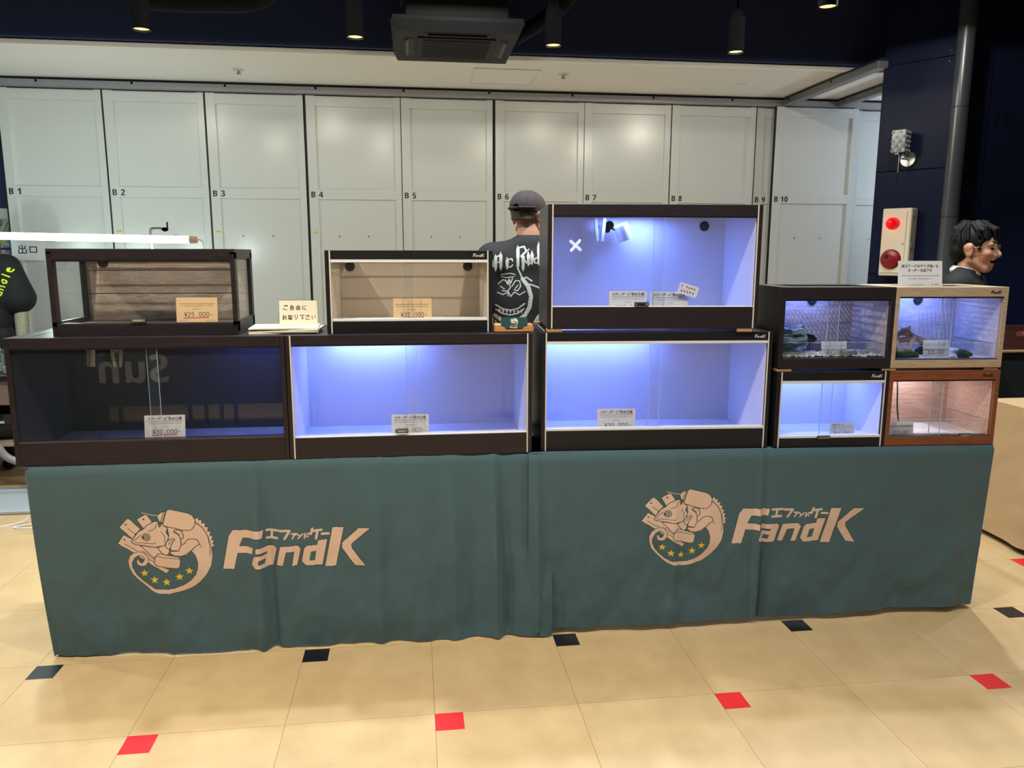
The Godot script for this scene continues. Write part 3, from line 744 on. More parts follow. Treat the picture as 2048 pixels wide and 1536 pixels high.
# ---------------------------------------------------------------- tables and their cloths
func build_stall() -> void:
	# the printed cloth: one picture for both
	var teal := Color(0.255, 0.365, 0.40)
	var cream := Color(0.86, 0.74, 0.66)
	var inkc := Color(0.19, 0.235, 0.25)
	var cv := Canvas.new(1840, 720, teal)
	cv.o = Vector2(177, 0)
	for k in ["board", "spine", "body", "arm", "head", "drill", "limb"]:
		for q in PRINT[k]:
			var p := flat_array(q)
			var ring := p.duplicate(); ring.append(p[0])
			cv.line(ring, 4.0 if k in ["body", "spine"] else 3.0, inkc)
			cv.fill(p, cream)
			if k not in ["body", "spine"]: cv.line(ring, 2.0, inkc)
	cv.line(PackedVector2Array([Vector2(552, 174), Vector2(602, 186)]), 2.6, cream)     # drill bit
	for q in [Vector2(494, 218), Vector2(484, 274), Vector2(556, 198)]: cv.line(PackedVector2Array([q]), 7.0, inkc)     # holes in the boards
	for q in PRINT.lines: cv.line(flat_array(q), 2.0, inkc)
	var eye := flat_array(PRINT.eye[0])
	for r in [[16, Color(0.52, 0.49, 0.46)], [13, Color(0.62, 0.57, 0.53)], [11, Color(0.48, 0.46, 0.44)], [8, Color(0.62, 0.57, 0.53)]]: cv.line(PackedVector2Array([eye[0].lerp(eye[1], 1.0 - r[0] / 16.0)]), r[0] * 2.0, r[1])
	cv.line(PackedVector2Array([eye[1]]), 11.0, inkc)
	for p in flat_array(PRINT.stars[0]):
		var st := PackedVector2Array()
		for i in 10: st.append(p + Vector2(sin(TAU * i / 10.0), -cos(TAU * i / 10.0)) * (15.0 if i % 2 == 0 else 6.5))
		cv.fill(st, Color(0.88, 0.76, 0.22))
	for q in PRINT.letters:
		var p := flat_array(q)
		var ring := p.duplicate(); ring.append(p[0])
		cv.line(ring, 5.0, inkc)
		cv.fill(p, cream)
	for q in PRINT.holes: cv.fill(flat_array(q), teal)
	for q in PRINT.kana: cv.line(flat_array(q), 9.0, cream)
	for q in PRINT.small_kana: cv.line(flat_array(q), 5.5, cream)
	var tex := cv.tex()
	var cm := printed(tex, 0.75)
	cm.rim_enabled = true; cm.rim = 0.25; cm.rim_tint = 0.6
	cm.heightmap_enabled = true; cm.heightmap_texture = noise_tex(0.9, [Color.BLACK, Color.WHITE], 256, FastNoiseLite.TYPE_VALUE, 2, 55); cm.heightmap_scale = 0.02

	# left cloth: front runs from x 0.18 to 2.02, folds at these places: [x, depth, width]
	var foldsL := [[0.30, 0.004, 0.05], [0.44, -0.006, 0.06], [0.60, 0.006, 0.05], [0.93, 0.014, 0.022], [0.965, -0.010, 0.02], [1.12, 0.003, 0.08], [1.20, -0.004, 0.03], [1.345, 0.008, 0.03], [1.40, -0.004, 0.03], [1.50, 0.005, 0.04], [1.62, 0.010, 0.03], [1.70, -0.008, 0.03], [1.78, 0.012, 0.018], [1.82, -0.012, 0.03], [1.95, 0.004, 0.04]]
	cloth("green cloth printed with a chameleon emblem and lettering, on the left table", 0.178, 1.995, 0.113, 0.108, 0.004, foldsL, 0.177, 0.0, cm, 1)
	var foldsR := [[1.93, 0.016, 0.02], [2.05, -0.006, 0.04], [2.33, 0.003, 0.10], [2.45, 0.006, 0.02], [2.78, 0.010, 0.010], [2.80, -0.006, 0.012], [3.1, 0.004, 0.08], [3.35, -0.004, 0.06], [3.56, 0.007, 0.04]]
	cloth("green cloth printed with a chameleon emblem and lettering, on the right table", 1.905, 3.70, 0.132, 0.222, 0.022, foldsR, 2.047, 0.014, cm, 2)
	# folding tables under the cloths
	var tm := mat(Color(0.55, 0.5, 0.45), 0.5)
	for s in [[1.07, "left"], [2.85, "right"]]:
		var t := thing("folding_table", "folding table under the %s green cloth" % s[1], "table", V(s[0], 0, -0.16), -0.05 if s[1] == "right" else 0.0, "tables of the stall")
		part("table_top", bx(V(0, 0.69, 0), V(1.70, 0.028, 0.50), 0.004), tm, t)
		for sx in [-1, 1]:
			for sz in [-1, 1]: part("leg", MB.new().tube([V(0.78 * sx, 0.0, 0.2 * sz), V(0.78 * sx, 0.676, 0.2 * sz)], 0.014, 10), M.steel, t)
			part("stretcher", MB.new().tube([V(0.78 * sx, 0.2, -0.2), V(0.78 * sx, 0.2, 0.2)], 0.009, 8), M.steel, t)

func cloth(label: String, x0: float, x1: float, z0: float, z1: float, lift: float, folds: Array, tx: float, ty: float, m: Material, which: int) -> void:
	var back := -0.42
	var fz := func(x: float) -> float: return lerpf(z0, z1, (x - x0) / (x1 - x0))
	var nz := FastNoiseLite.new(); nz.seed = 70 + which; nz.frequency = 1.6
	var wave := func(x: float, t: float) -> float:
		var d := 0.0
		for f in folds: d += 1.9 * f[1] * exp(-pow((x - f[0] - 0.012 * t) / f[2], 2.0)) * (0.22 + 0.78 * smoothstep(0.0, 0.7, t))
		return d + nz.get_noise_2d(x * 2.2, t * 1.1) * 0.02 * t
	var mb := MB.new()
	var H := 0.7085
	var side := 0.5
	var Lx := x1 - x0
	# skirt: back along one end, round the corner, along the front (and round the other end on the right table)
	var path := []    # [x, z, nx, nz, s]
	var r := 0.03
	var A := Vector2(x0 + 0.004, back)
	var n1 := 14
	var nF := 300
	if which == 1:
		for i in n1: path.append([x0, lerpf(back, z0 - r, float(i) / n1), -1.0, 0.0])
		for i in 8:
			var a := PI - PI / 2 * i / 8.0
			path.append([x0 + r + cos(a) * r, z0 - r + sin(a) * r, cos(a), sin(a)])
	var xa := x0 + (r if which == 1 else 0.0)
	var xb := x1 - (r if which == 2 else 0.0)
	for i in nF + 1:
		var x := lerpf(xa, xb, float(i) / nF)
		path.append([x, fz.call(x), 0.0, 1.0])
	if which == 2:
		for i in range(1, 9):
			var a := PI / 2 - PI / 2 * i / 8.0
			path.append([x1 - r + cos(a) * r, z1 - r + sin(a) * r, cos(a), sin(a)])
		for i in range(1, n1 + 1): path.append([x1, lerpf(z1 - r, back, float(i) / n1), 1.0, 0.0])
	var nv := 40
	var nu := path.size() - 1
	var pos := func(u: float, v: float) -> Vector3:
		var q: Array = path[int(round(u * nu))]
		var t := 1.0 - v                        # 0 at the table edge, 1 at the hem
		var hem: float = lift + 0.006 * (nz.get_noise_1d(q[0] * 9.0) + 0.6)
		var y := lerpf(hem, H, v)
		var out: float = wave.call(q[0], t) if q[3] > 0.9 else 0.0
		if v > 0.975: out -= pow((v - 0.975) / 0.025, 2.0) * 0.008   # rolls over the table edge
		var inn := 0.0
		if which == 1: inn = 0.030 * t * t * clampf(1.0 - (q[0] - x0) / 0.25, 0.0, 1.0)
		if which == 2: inn = 0.0
		var taper := -0.04 * t * clampf(1.0 - (q[0] - x0) / 0.6, 0.0, 1.0) if which == 1 else 0.0
		var xx: float = q[0] + inn + q[2] * out
		if which == 2: xx += 0.04 * t * clampf((q[0] - 3.3) / 0.4, 0.0, 1.0)
		var zz: float = q[1] + q[3] * out + taper * q[3]
		if which == 1: zz += 0.035 * t * clampf((q[0] - 1.2) / 0.8, 0.0, 1.0)
		if which == 2: zz -= 0.085 * t * clampf((q[0] - 2.0) / 1.7, 0.0, 1.0)
		return Vector3(xx, y, zz)
	mb.smooth(nu, nv, pos)
	for j in nv + 1:
		for i in nu + 1:
			var q: Array = path[i]
			var X: float = q[0]
			if q[3] < 0.5: X = x0 - 1.0     # no print round the ends
			mb.uv[j * (nu + 1) + i] = Vector2((X - tx) / 1.84, (0.71 * (1.0 - float(j) / nv) + ty) / 0.72)
	# the sheet on the table top
	var k := mb.v.size()
	mb.smooth(10, 2, func(u, v): return Vector3(lerpf(x0 + 0.002, x1 - 0.002, u), H, lerpf(lerpf(z0, z1, u) - 0.009, back, v)))
	for i in range(k, mb.uv.size()): mb.uv[i] = Vector2(-0.5, 0.0)
	lone("table_cloth", mb, m, label, "tablecloth", Vector3.ZERO, 0.0, "printed green cloths")

# ---------------------------------------------------------------- cages
var letter_mesh: ArrayMesh
func word_mark() -> ArrayMesh:
	# the short word mark of the cloths as thin raised lettering, 1 m wide
	if letter_mesh: return letter_mesh
	var m := MB.new()
	for i in PRINT.letters.size():
		var p := PackedVector2Array()
		for q in flat_array(PRINT.letters[i]): p.append(Vector2((q.x - 770.0) / 560.0, (330.0 - q.y) / 560.0))
		if i in [1, 3]:
			# a and d: a slit joins the counter to the outside
			var hole := PackedVector2Array()
			for q in flat_array(PRINT.holes[0 if i == 1 else 1]): hole.append(Vector2((q.x - 770.0) / 560.0, (330.0 - q.y) / 560.0))
			var best := [0, 0, 1e9]
			for a in p.size():
				for b in hole.size():
					if p[a].distance_to(hole[b]) < best[2]: best = [a, b, p[a].distance_to(hole[b])]
			if Geometry2D.is_polygon_clockwise(p) == Geometry2D.is_polygon_clockwise(hole): hole.reverse(); best[1] = hole.size() - 1 - best[1]
			var joined := PackedVector2Array()
			for a in p.size() + 1:
				joined.append(p[(best[0] + a) % p.size()])
			var e := (p[best[0]] - hole[best[1]]).orthogonal() * 0.02
			joined[joined.size() - 1] += e
			for b in hole.size() + 1: joined.append(hole[(best[1] + b) % hole.size()] + (e if b == 0 else Vector2.ZERO))
			if Geometry2D.triangulate_polygon(joined).size(): p = joined
		m.prism(p, 0.0, 0.01)
	letter_mesh = m.mesh()
	return letter_mesh

# o: rail, kick, ext, inner, sides ("board" or "window"), strip, doors (x of the overlap), vents, mark
func cage(label: String, at: Vector3, turn: float, size: Vector3, o: Dictionary) -> Node3D:
	var w := size.x
	var h := size.y
	var d := size.z
	var t := 0.016
	var n := thing("display_cage", label, "display cage", at, turn, "glass-fronted display cages")
	var ext: Material = o.ext
	var inner: Material = o.inner
	var rail: float = o.rail
	var kick: float = o.kick
	var fl := 0.030
	for s in [0, 1]:
		var x: float = t / 2 if s == 0 else w - t / 2
		var xi: float = t + 0.0015 if s == 0 else w - t - 0.0015
		if o.get("sides", "board") == "board":
			part("side_panel", bx(V(x, h / 2, -d / 2), V(t, h, d), 0.0012), ext, n)
			part("lining", bx(V(xi, (fl + h) / 2, -d / 2), V(0.002, h - fl, d - 0.03)), inner, n)
		else:
			var f := 0.034
			var sp := part("side_frame", bx(V(x, h - f / 2, -d / 2), V(t, f, d), 0.0012).box(V(x, 0.024, -d / 2), V(t, 0.048, d), 0.0012).box(V(x, h / 2, -f / 2), V(t, h - 0.02, f), 0.0012).box(V(x, h / 2, -d + f / 2), V(t, h - 0.02, f), 0.0012), ext, n)
			part("pane", bx(V(x, h / 2, -d / 2), V(0.003, h - f - 0.04, d - f * 2 + 0.01)), M.glass, sp)
	if o.has("planks"):
		var hs: Array = o.planks
		var y := fl
		for k in hs.size():
			part("plank", bx(V(w / 2, y + hs[k] / 2, -d + t), V(w - 2 * t, hs[k] - 0.0025, 0.006), 0.0012), M.plank[k % 3], n)
			y += hs[k]
		part("back_panel", bx(V(w / 2, h / 2, -d + t / 2 - 0.002), V(w - 2 * t, h, t - 0.006)), ext, n)
	else:
		part("back_panel", bx(V(w / 2, h / 2, -d + t / 2), V(w - 2 * t, h, t)), ext, n)
		part("back_lining", bx(V(w / 2, (fl + h) / 2, -d + t + 0.001), V(w - 2 * t, h - fl, 0.002)), inner, n)
	part("floor_panel", bx(V(w / 2, fl - t / 2, -d / 2), V(w - 2 * t, t, d - t)), o.get("floor", inner), n)
	part("top_rail", bx(V(w / 2, h - rail / 2, -t / 2), V(w - 2 * t, rail, t), 0.0012), ext, n)
	part("kick_board", bx(V(w / 2, kick / 2, -t / 2), V(w - 2 * t, kick, t), 0.0012), ext, n)
	# top: a frame with a slotted screen
	var bw := 0.045
	part("top_frame", bx(V(w / 2, h - 0.006, -t - bw / 2), V(w - 2 * t, 0.012, bw)).box(V(w / 2, h - 0.006, -d + t + bw / 2), V(w - 2 * t, 0.012, bw)).box(V(t + bw / 2, h - 0.006, -d / 2), V(bw, 0.0119, d - 2 * t)).box(V(w - t - bw / 2, h - 0.006, -d / 2), V(bw, 0.0119, d - 2 * t)), ext, n)
	if o.get("lid", false):
		part("top_panel", bx(V(w / 2, h - 0.006, -d / 2), V(w - 2 * t - 2 * bw + 0.002, 0.010, d - 2 * t - 2 * bw + 0.002)), ext, n)
	else:
		var sc := MB.new()
		var x := t + bw + 0.012
		while x < w - t - bw:
			sc.box(V(x, h - 0.005, -d / 2), V(0.006 if o.get("slots", false) else 0.0024, 0.002, d - 2 * t - 2 * bw)); x += 0.016 if o.get("slots", false) else 0.0064
		for q in 3: sc.box(V(w / 2, h - 0.0062, -d * (0.3 + 0.2 * q)), V(w - 2 * t - 2 * bw, 0.0022, 0.005))
		part("top_screen", sc, M.plastic_black, n)
	if o.get("strip", false):
		for s in [t + 0.001, w - t - 0.001]: part("edge_strip", bx(V(s, h / 2, 0.0008), V(0.0045, h - 0.002, 0.0016)), M.strip, n)
	if o.get("track", false):
		part("track", bx(V(w / 2, kick + 0.004, -0.016), V(w - 2 * t, 0.009, 0.030), 0.001), M.plastic_white, n)
		part("track", bx(V(w / 2, h - rail - 0.005, -0.016), V(w - 2 * t, 0.011, 0.030), 0.001), M.plastic_white, n)
	else:
		part("track", bx(V(w / 2, kick + 0.001, -0.016), V(w - 2 * t, 0.004, 0.030), 0.001), o.get("trackmat", M.walnut), n)
		part("track", bx(V(w / 2, h - rail - 0.002, -0.016), V(w - 2 * t, 0.006, 0.030), 0.001), M.plastic_black, n)
	# two sliding glass doors
	var y0 := kick + 0.002
	var y1 := h - rail + 0.004
	var mid: float = o.get("doors", w * 0.5)
	for s in [[t, mid + 0.018, -0.010, 1], [mid - 0.018, w - t, -0.019, 0]]:
		var g := part("glass_door", bx(V((s[0] + s[1]) / 2, (y0 + y1) / 2, s[2]), V(s[1] - s[0], y1 - y0, 0.004)), M.glass, n)
		if o.get("edges", true): part("polished_edge", bx(V(s[s[3]] + (0.0006 if s[3] else -0.0006), (y0 + y1) / 2, s[2]), V(0.001, y1 - y0, 0.004)), M.glass_edge, g)
	for q in o.get("vents", []):
		var vp := part("vent_plug", MB.new().lathe(V(q[0], q[1], -d + t + 0.003), [[0.019, 0.0], [0.019, 0.004], [0.015, 0.007], [0.0, 0.007]], 24, Basis(Vector3.RIGHT, PI / 2)), M.plug, n)
	if o.has("mark"):
		var mk := part("word_mark", word_mark(), o.mark, n, V(w - t - 0.058, h - rail / 2 - 0.001, 0.0008))
		mk.scale = V(0.046, 0.046, 0.06)
		if o.get("plate", false): part("name_plate", bx(V(w - t - 0.036, h - rail / 2, 0.0004), V(0.066, rail - 0.006, 0.0012)), mat(Color(0.10, 0.10, 0.13), 0.3), n)
	return n

func led_bar(label: String, at: Vector3, turn: float, length: float, energy: float, shown := 6.0, tint := LED_BLUE) -> void:
	var n := thing("led_bar_lamp", label, "lamp", at, turn, "LED bar lamps of the cages")
	part("housing", bx(V(0, 0.006, 0), V(length, 0.010, 0.026), 0.002), M.plastic_white, n)
	part("diffuser", bx(V(0, 0.0, 0), V(length - 0.02, 0.003, 0.018)), glow(Color(0.80, 0.87, 1.0), shown), n)
	var l := AreaLight3D.new(); l.name = "led_light"
	l.area_size = Vector2(length - 0.02, 0.018); l.light_color = tint; l.light_energy = energy
	l.shadow_enabled = true; l.area_range = 8.0
	l.rotation.x = -PI / 2; l.position = V(0, -0.003, 0)
	n.add_child(l)

func build_cages() -> void:
	var dull := mat(Color(0.10, 0.07, 0.07), 0.6)
	var pale := mat(Color(0.72, 0.72, 0.74), 0.5)
	var yr := -0.058
	var yu := -0.085
	cage("wide dark brown cage with dark interior, lower left end of the row", V(0.156, 0.71, 0.096), -0.007, V(0.902, 0.437, 0.42), {"ext": M.walnut, "lid": true, "inner": M.dark_inner, "floor": M.pale_wood, "rail": 0.036, "kick": 0.082, "doors": 0.46, "mark": dull})
	cage("wide dark brown cage with lit white interior, lower row, second from left", V(1.060, 0.71, 0.102), -0.007, V(0.860, 0.437, 0.40), {"ext": M.walnut, "lid": true, "inner": M.white_board, "rail": 0.034, "kick": 0.075, "strip": true, "doors": 0.43, "mark": dull, "trackmat": M.plastic_white})
	cage("wide black cage with lit white interior, lower row under the largest upper cage", V(1.955, 0.71, 0.098), yr, V(0.853, 0.437, 0.40), {"ext": M.black, "inner": M.white_board, "rail": 0.032, "kick": 0.075, "strip": true, "track": true, "doors": 0.42, "mark": pale, "plate": true})
	cage("largest upper dark brown cage with clamp lamp inside", V(1.975, 1.160, 0.092), yu, V(0.765, 0.438, 0.38), {"ext": M.walnut, "lid": true, "inner": M.white_board, "rail": 0.040, "kick": 0.078, "strip": true, "doors": 0.40, "vents": [[0.66, 0.375]], "mark": dull, "trackmat": M.plastic_white})
	cage("dark brown cage with glass side windows and plank back, upper left", V(0.293, 1.147, 0.048), 0.0, V(0.604, 0.293, 0.29), {"ext": M.walnut, "inner": M.plank[0], "rail": 0.038, "kick": 0.040, "sides": "window", "planks": [0.10, 0.085, 0.05], "floor": M.grey_wood, "vents": [[0.078, 0.245]], "mark": dull, "trackmat": M.walnut, "edges": false})
	cage("black cage with cream interior and two black vents, upper middle", V(1.198, 1.147, 0.046), 0.0, V(0.586, 0.290, 0.42), {"ext": M.black, "inner": M.cream_board, "rail": 0.032, "kick": 0.042, "strip": true, "track": true, "doors": 0.29, "vents": [[0.055, 0.228], [0.525, 0.228]], "mark": pale, "plate": true})
	cage("small dark brown cage with slate rocks, upper right group, left", V(2.828, 1.008, 0.153), yr, V(0.430, 0.300, 0.29), {"slots": true, "ext": M.walnut, "inner": M.grey_wood, "rail": 0.045, "kick": 0.038, "doors": 0.205, "vents": [[0.24, 0.238]], "mark": dull, "trackmat": M.walnut})
	cage("small light oak cage with driftwood and moss, upper right end", V(3.258, 1.008, 0.178), yr, V(0.432, 0.300, 0.29), {"slots": true, "ext": M.oak, "inner": M.pale_wood, "rail": 0.036, "kick": 0.030, "doors": 0.21, "vents": [[0.25, 0.238]], "mark": mat(Color(0.25, 0.18, 0.15), 0.5), "trackmat": M.walnut})
	cage("small black cage with bright white interior, lower right group, left", V(2.828, 0.71, 0.155), yr, V(0.430, 0.288, 0.29), {"ext": M.black, "inner": M.white_board, "rail": 0.034, "kick": 0.036, "strip": true, "track": true, "doors": 0.20, "mark": pale, "plate": true})
	cage("small reddish brown wooden cage, lower right end of the row", V(3.258, 0.71, 0.180), yr, V(0.432, 0.288, 0.29), {"ext": M.redwood, "inner": M.rose_wood, "floor": M.pale_wood, "rail": 0.036, "kick": 0.034, "doors": 0.20, "mark": mat(Color(0.20, 0.11, 0.08), 0.5), "trackmat": M.walnut})
	# spacer blocks under the upper cages
	var sp := bx(V(0, 0.0055, 0), V(0.055, 0.011, 0.05), 0.001).mesh()
	for q in [[2.005, 1.1475, 0.068, yu, "left foot of the largest upper cage"], [2.695, 1.1475, 0.128, yu, "right foot of the largest upper cage"], [2.010, 1.1475, -0.24, yu, "rear left foot of the largest upper cage"], [2.715, 1.1475, -0.18, yu, "rear right foot of the largest upper cage"]]:
		lone("spacer_block", sp, M.spacer, "thin wooden block under the %s" % q[4], "spacer", V(q[0], q[1], q[2]), q[3], "wooden spacer blocks")
	for q in [[2.856, 0.128, "left foot of the slate cage"], [3.256, 0.150, "joint of the two small upper cages"], [3.655, 0.172, "right foot of the oak cage"], [2.84, -0.08, "rear left of the slate cage"], [3.27, -0.06, "rear joint of the two small upper cages"], [3.68, -0.03, "rear right of the oak cage"]]:
		lone("spacer_block", bx(V(0, 0.0045, 0), V(0.055, 0.009, 0.05), 0.001), M.spacer, "thin wooden block under the %s" % q[2], "spacer", V(q[0], 0.9985, q[1]), yr, "wooden spacer blocks")
	# LED bars
	led_bar("LED bar inside the dark-lined lower left cage, at the right", V(0.90, 1.130, -0.16), 0.0, 0.30, 0.14)
	led_bar("LED bar inside the white-lined brown cage of the lower row", V(1.34, 1.128, -0.215), 0.0, 0.36, 0.27)
	led_bar("LED bar inside the wide black cage of the lower row", V(2.22, 1.128, -0.20), yr, 0.50, 0.31)
	led_bar("LED bar inside the largest upper cage, behind the clamp lamp", V(2.345, 1.567, -0.15), yu, 0.24, 0.25, 8.0)
	led_bar("LED bar inside the slate cage", V(3.02, 1.290, -0.06), yr, 0.26, 0.12)
	led_bar("LED bar inside the driftwood cage", V(3.47, 1.290, -0.02), yr, 0.26, 0.13)
	led_bar("LED bar inside the small black cage", V(3.04, 0.986, -0.03), yr, 0.34, 0.13)
	led_bar("LED bar inside the reddish brown cage", V(3.46, 0.986, 0.0), yr, 0.22, 0.085, 6.0, Color(0.95, 0.93, 1.0))
	clamp_lamp("white clamp lamp clipped under the top of the largest upper cage", V(2.262, 1.545, -0.195), yu, M.plastic_white, V(0.06, -0.035, 0.01), -0.35)
	clamp_lamp("silver clamp lamp clipped under the top of the dark-lined cage", V(0.425, 1.095, -0.06), PI, M.chrome, V(0.062, -0.030, 0.0), -0.05)

func clamp_lamp(label: String, at: Vector3, turn: float, m: Material, head: Vector3, tilt: float) -> void:
	var n := thing("clamp_lamp", label, "lamp", at, turn)
	for s in [-1.0, 1.0]:
		var leg := MB.new(); leg.xf = Transform3D(Basis(Vector3.FORWARD, s * 0.10), V(-0.03 + s * 0.013, -0.03, 0))
		leg.prism(PackedVector2Array([Vector2(-0.005, 0.05), Vector2(0.005, 0.05), Vector2(0.007, 0.0), Vector2(0.005, -0.04), Vector2(-0.004, -0.04), Vector2(-0.006, 0.0)]), -0.009, 0.009)
		part("clip_leg", leg, m, n)
	part("spring", MB.new().lathe(V(-0.03, -0.012, 0), [[0.0, -0.011], [0.007, -0.011], [0.007, 0.011], [0.0, 0.011]], 12, Basis(Vector3.RIGHT, PI / 2)), M.steel, n)
	part("ball_joint", MB.new().ball(V(0.008, -0.008, 0), V(0.017, 0.017, 0.017)).ball(V(0.0, -0.026, 0), V(0.012, 0.012, 0.012)), M.plastic_black, n)
	part("neck", MB.new().tube([V(0.0, 0.0, 0), V(0.02, -0.02, 0.0), head + V(-0.02, 0.005, 0)], 0.006, 8), M.plastic_black, n)
	var hd := MB.new(); hd.xf = Transform3D(Basis(Vector3.FORWARD, tilt), head)
	hd.lathe(Vector3.ZERO, [[0.026, -0.032], [0.028, -0.034], [0.028, 0.026], [0.024, 0.033], [0.0, 0.034]], 28)
	var hp := part("lamp_head", hd, m, n)
	var inn := MB.new(); inn.xf = hd.xf
	inn.lathe(V(0, -0.030, 0), [[0.0, 0.0], [0.026, 0.0]], 28)
	part("reflector", inn, mat(Color(0.85, 0.85, 0.85), 0.2, 0.7), hp)

# ---------------------------------------------------------------- price cards, signs, small things on the cages
func price_tex(title: String, price: String, cream: bool, sd: int) -> ImageTexture:
	var paper_c := Color(0.93, 0.80, 0.62) if cream else Color(0.88, 0.88, 0.90)
	var c := Canvas.new(300, 190, paper_c)
	var ink := Color(0.12, 0.12, 0.18)
	if title: c.text(title, Vector2(24, 14), Vector2(22, 24), 25.5, 3.2, ink)
	c.fill(PackedVector2Array([Vector2(18, 46), Vector2(282, 46), Vector2(282, 49), Vector2(18, 49)]), ink)
	c.tiny(Vector2(26, 60), 240, 9, sd, Color(0.35, 0.33, 0.36))
	c.tiny(Vector2(118, 84), 60, 8, sd + 5, Color(0.45, 0.43, 0.46))
	c.text(price, Vector2(56, 112), Vector2(21, 32), 27, 4.2, ink)
	c.fill(PackedVector2Array([Vector2(50, 152), Vector2(236, 149), Vector2(236, 156), Vector2(50, 159)]), Color(0.80, 0.12, 0.18))
	c.tiny(Vector2(24, 172), 60, 6, sd + 9, Color(0.4, 0.38, 0.4))
	c.tiny(Vector2(220, 170), 50, 8, sd + 11, Color(0.4, 0.38, 0.4))
	return c.tex()

func price_card(label: String, x0: float, y1: float, x1: float, y0: float, z: float, turn: float, title: String, price: String, cream: bool, sd: int) -> void:
	var w := x1 - x0
	var h := w * 190.0 / 300.0
	var o := paper("price_card", price_tex(title, price, cream, sd), V((x0 + x1) / 2, y1 - h / 2, z), turn, 0.12, Vector2(w, h), label, "price card", "price cards in the cages", 0.0014)
	part("acrylic_cover", bx(V(0, 0.001, 0.002), V(w + 0.004, h + 0.005, 0.0012)), M.glass, o)
	part("acrylic_foot", bx(V(0, -h / 2 - 0.001, -0.015), V(w, 0.0015, 0.034)), M.glass, o)

func thermometer(label: String, c: Vector3, turn: float, w: float, face: Color) -> void:
	var n := thing("digital_thermometer", label, "thermometer", c, turn, "digital thermometers on the glass")
	part("case", bx(Vector3.ZERO, V(w, 0.015, 0.007), 0.002), mat(Color(0.10, 0.10, 0.11), 0.35), n)
	part("rim", bx(V(0, 0, 0.0028), V(w - 0.004, 0.011, 0.002), 0.0006), mat(Color(0.35, 0.35, 0.36), 0.35), n)
	part("display", bx(V(-0.002, 0, 0.004), V(w * 0.55, 0.007, 0.0008)), mat(face, 0.25), n)
	part("button", bx(V(w * 0.36, 0, 0.004), V(0.004, 0.004, 0.0014), 0.0004), mat(Color(0.6, 0.6, 0.6), 0.4), n)

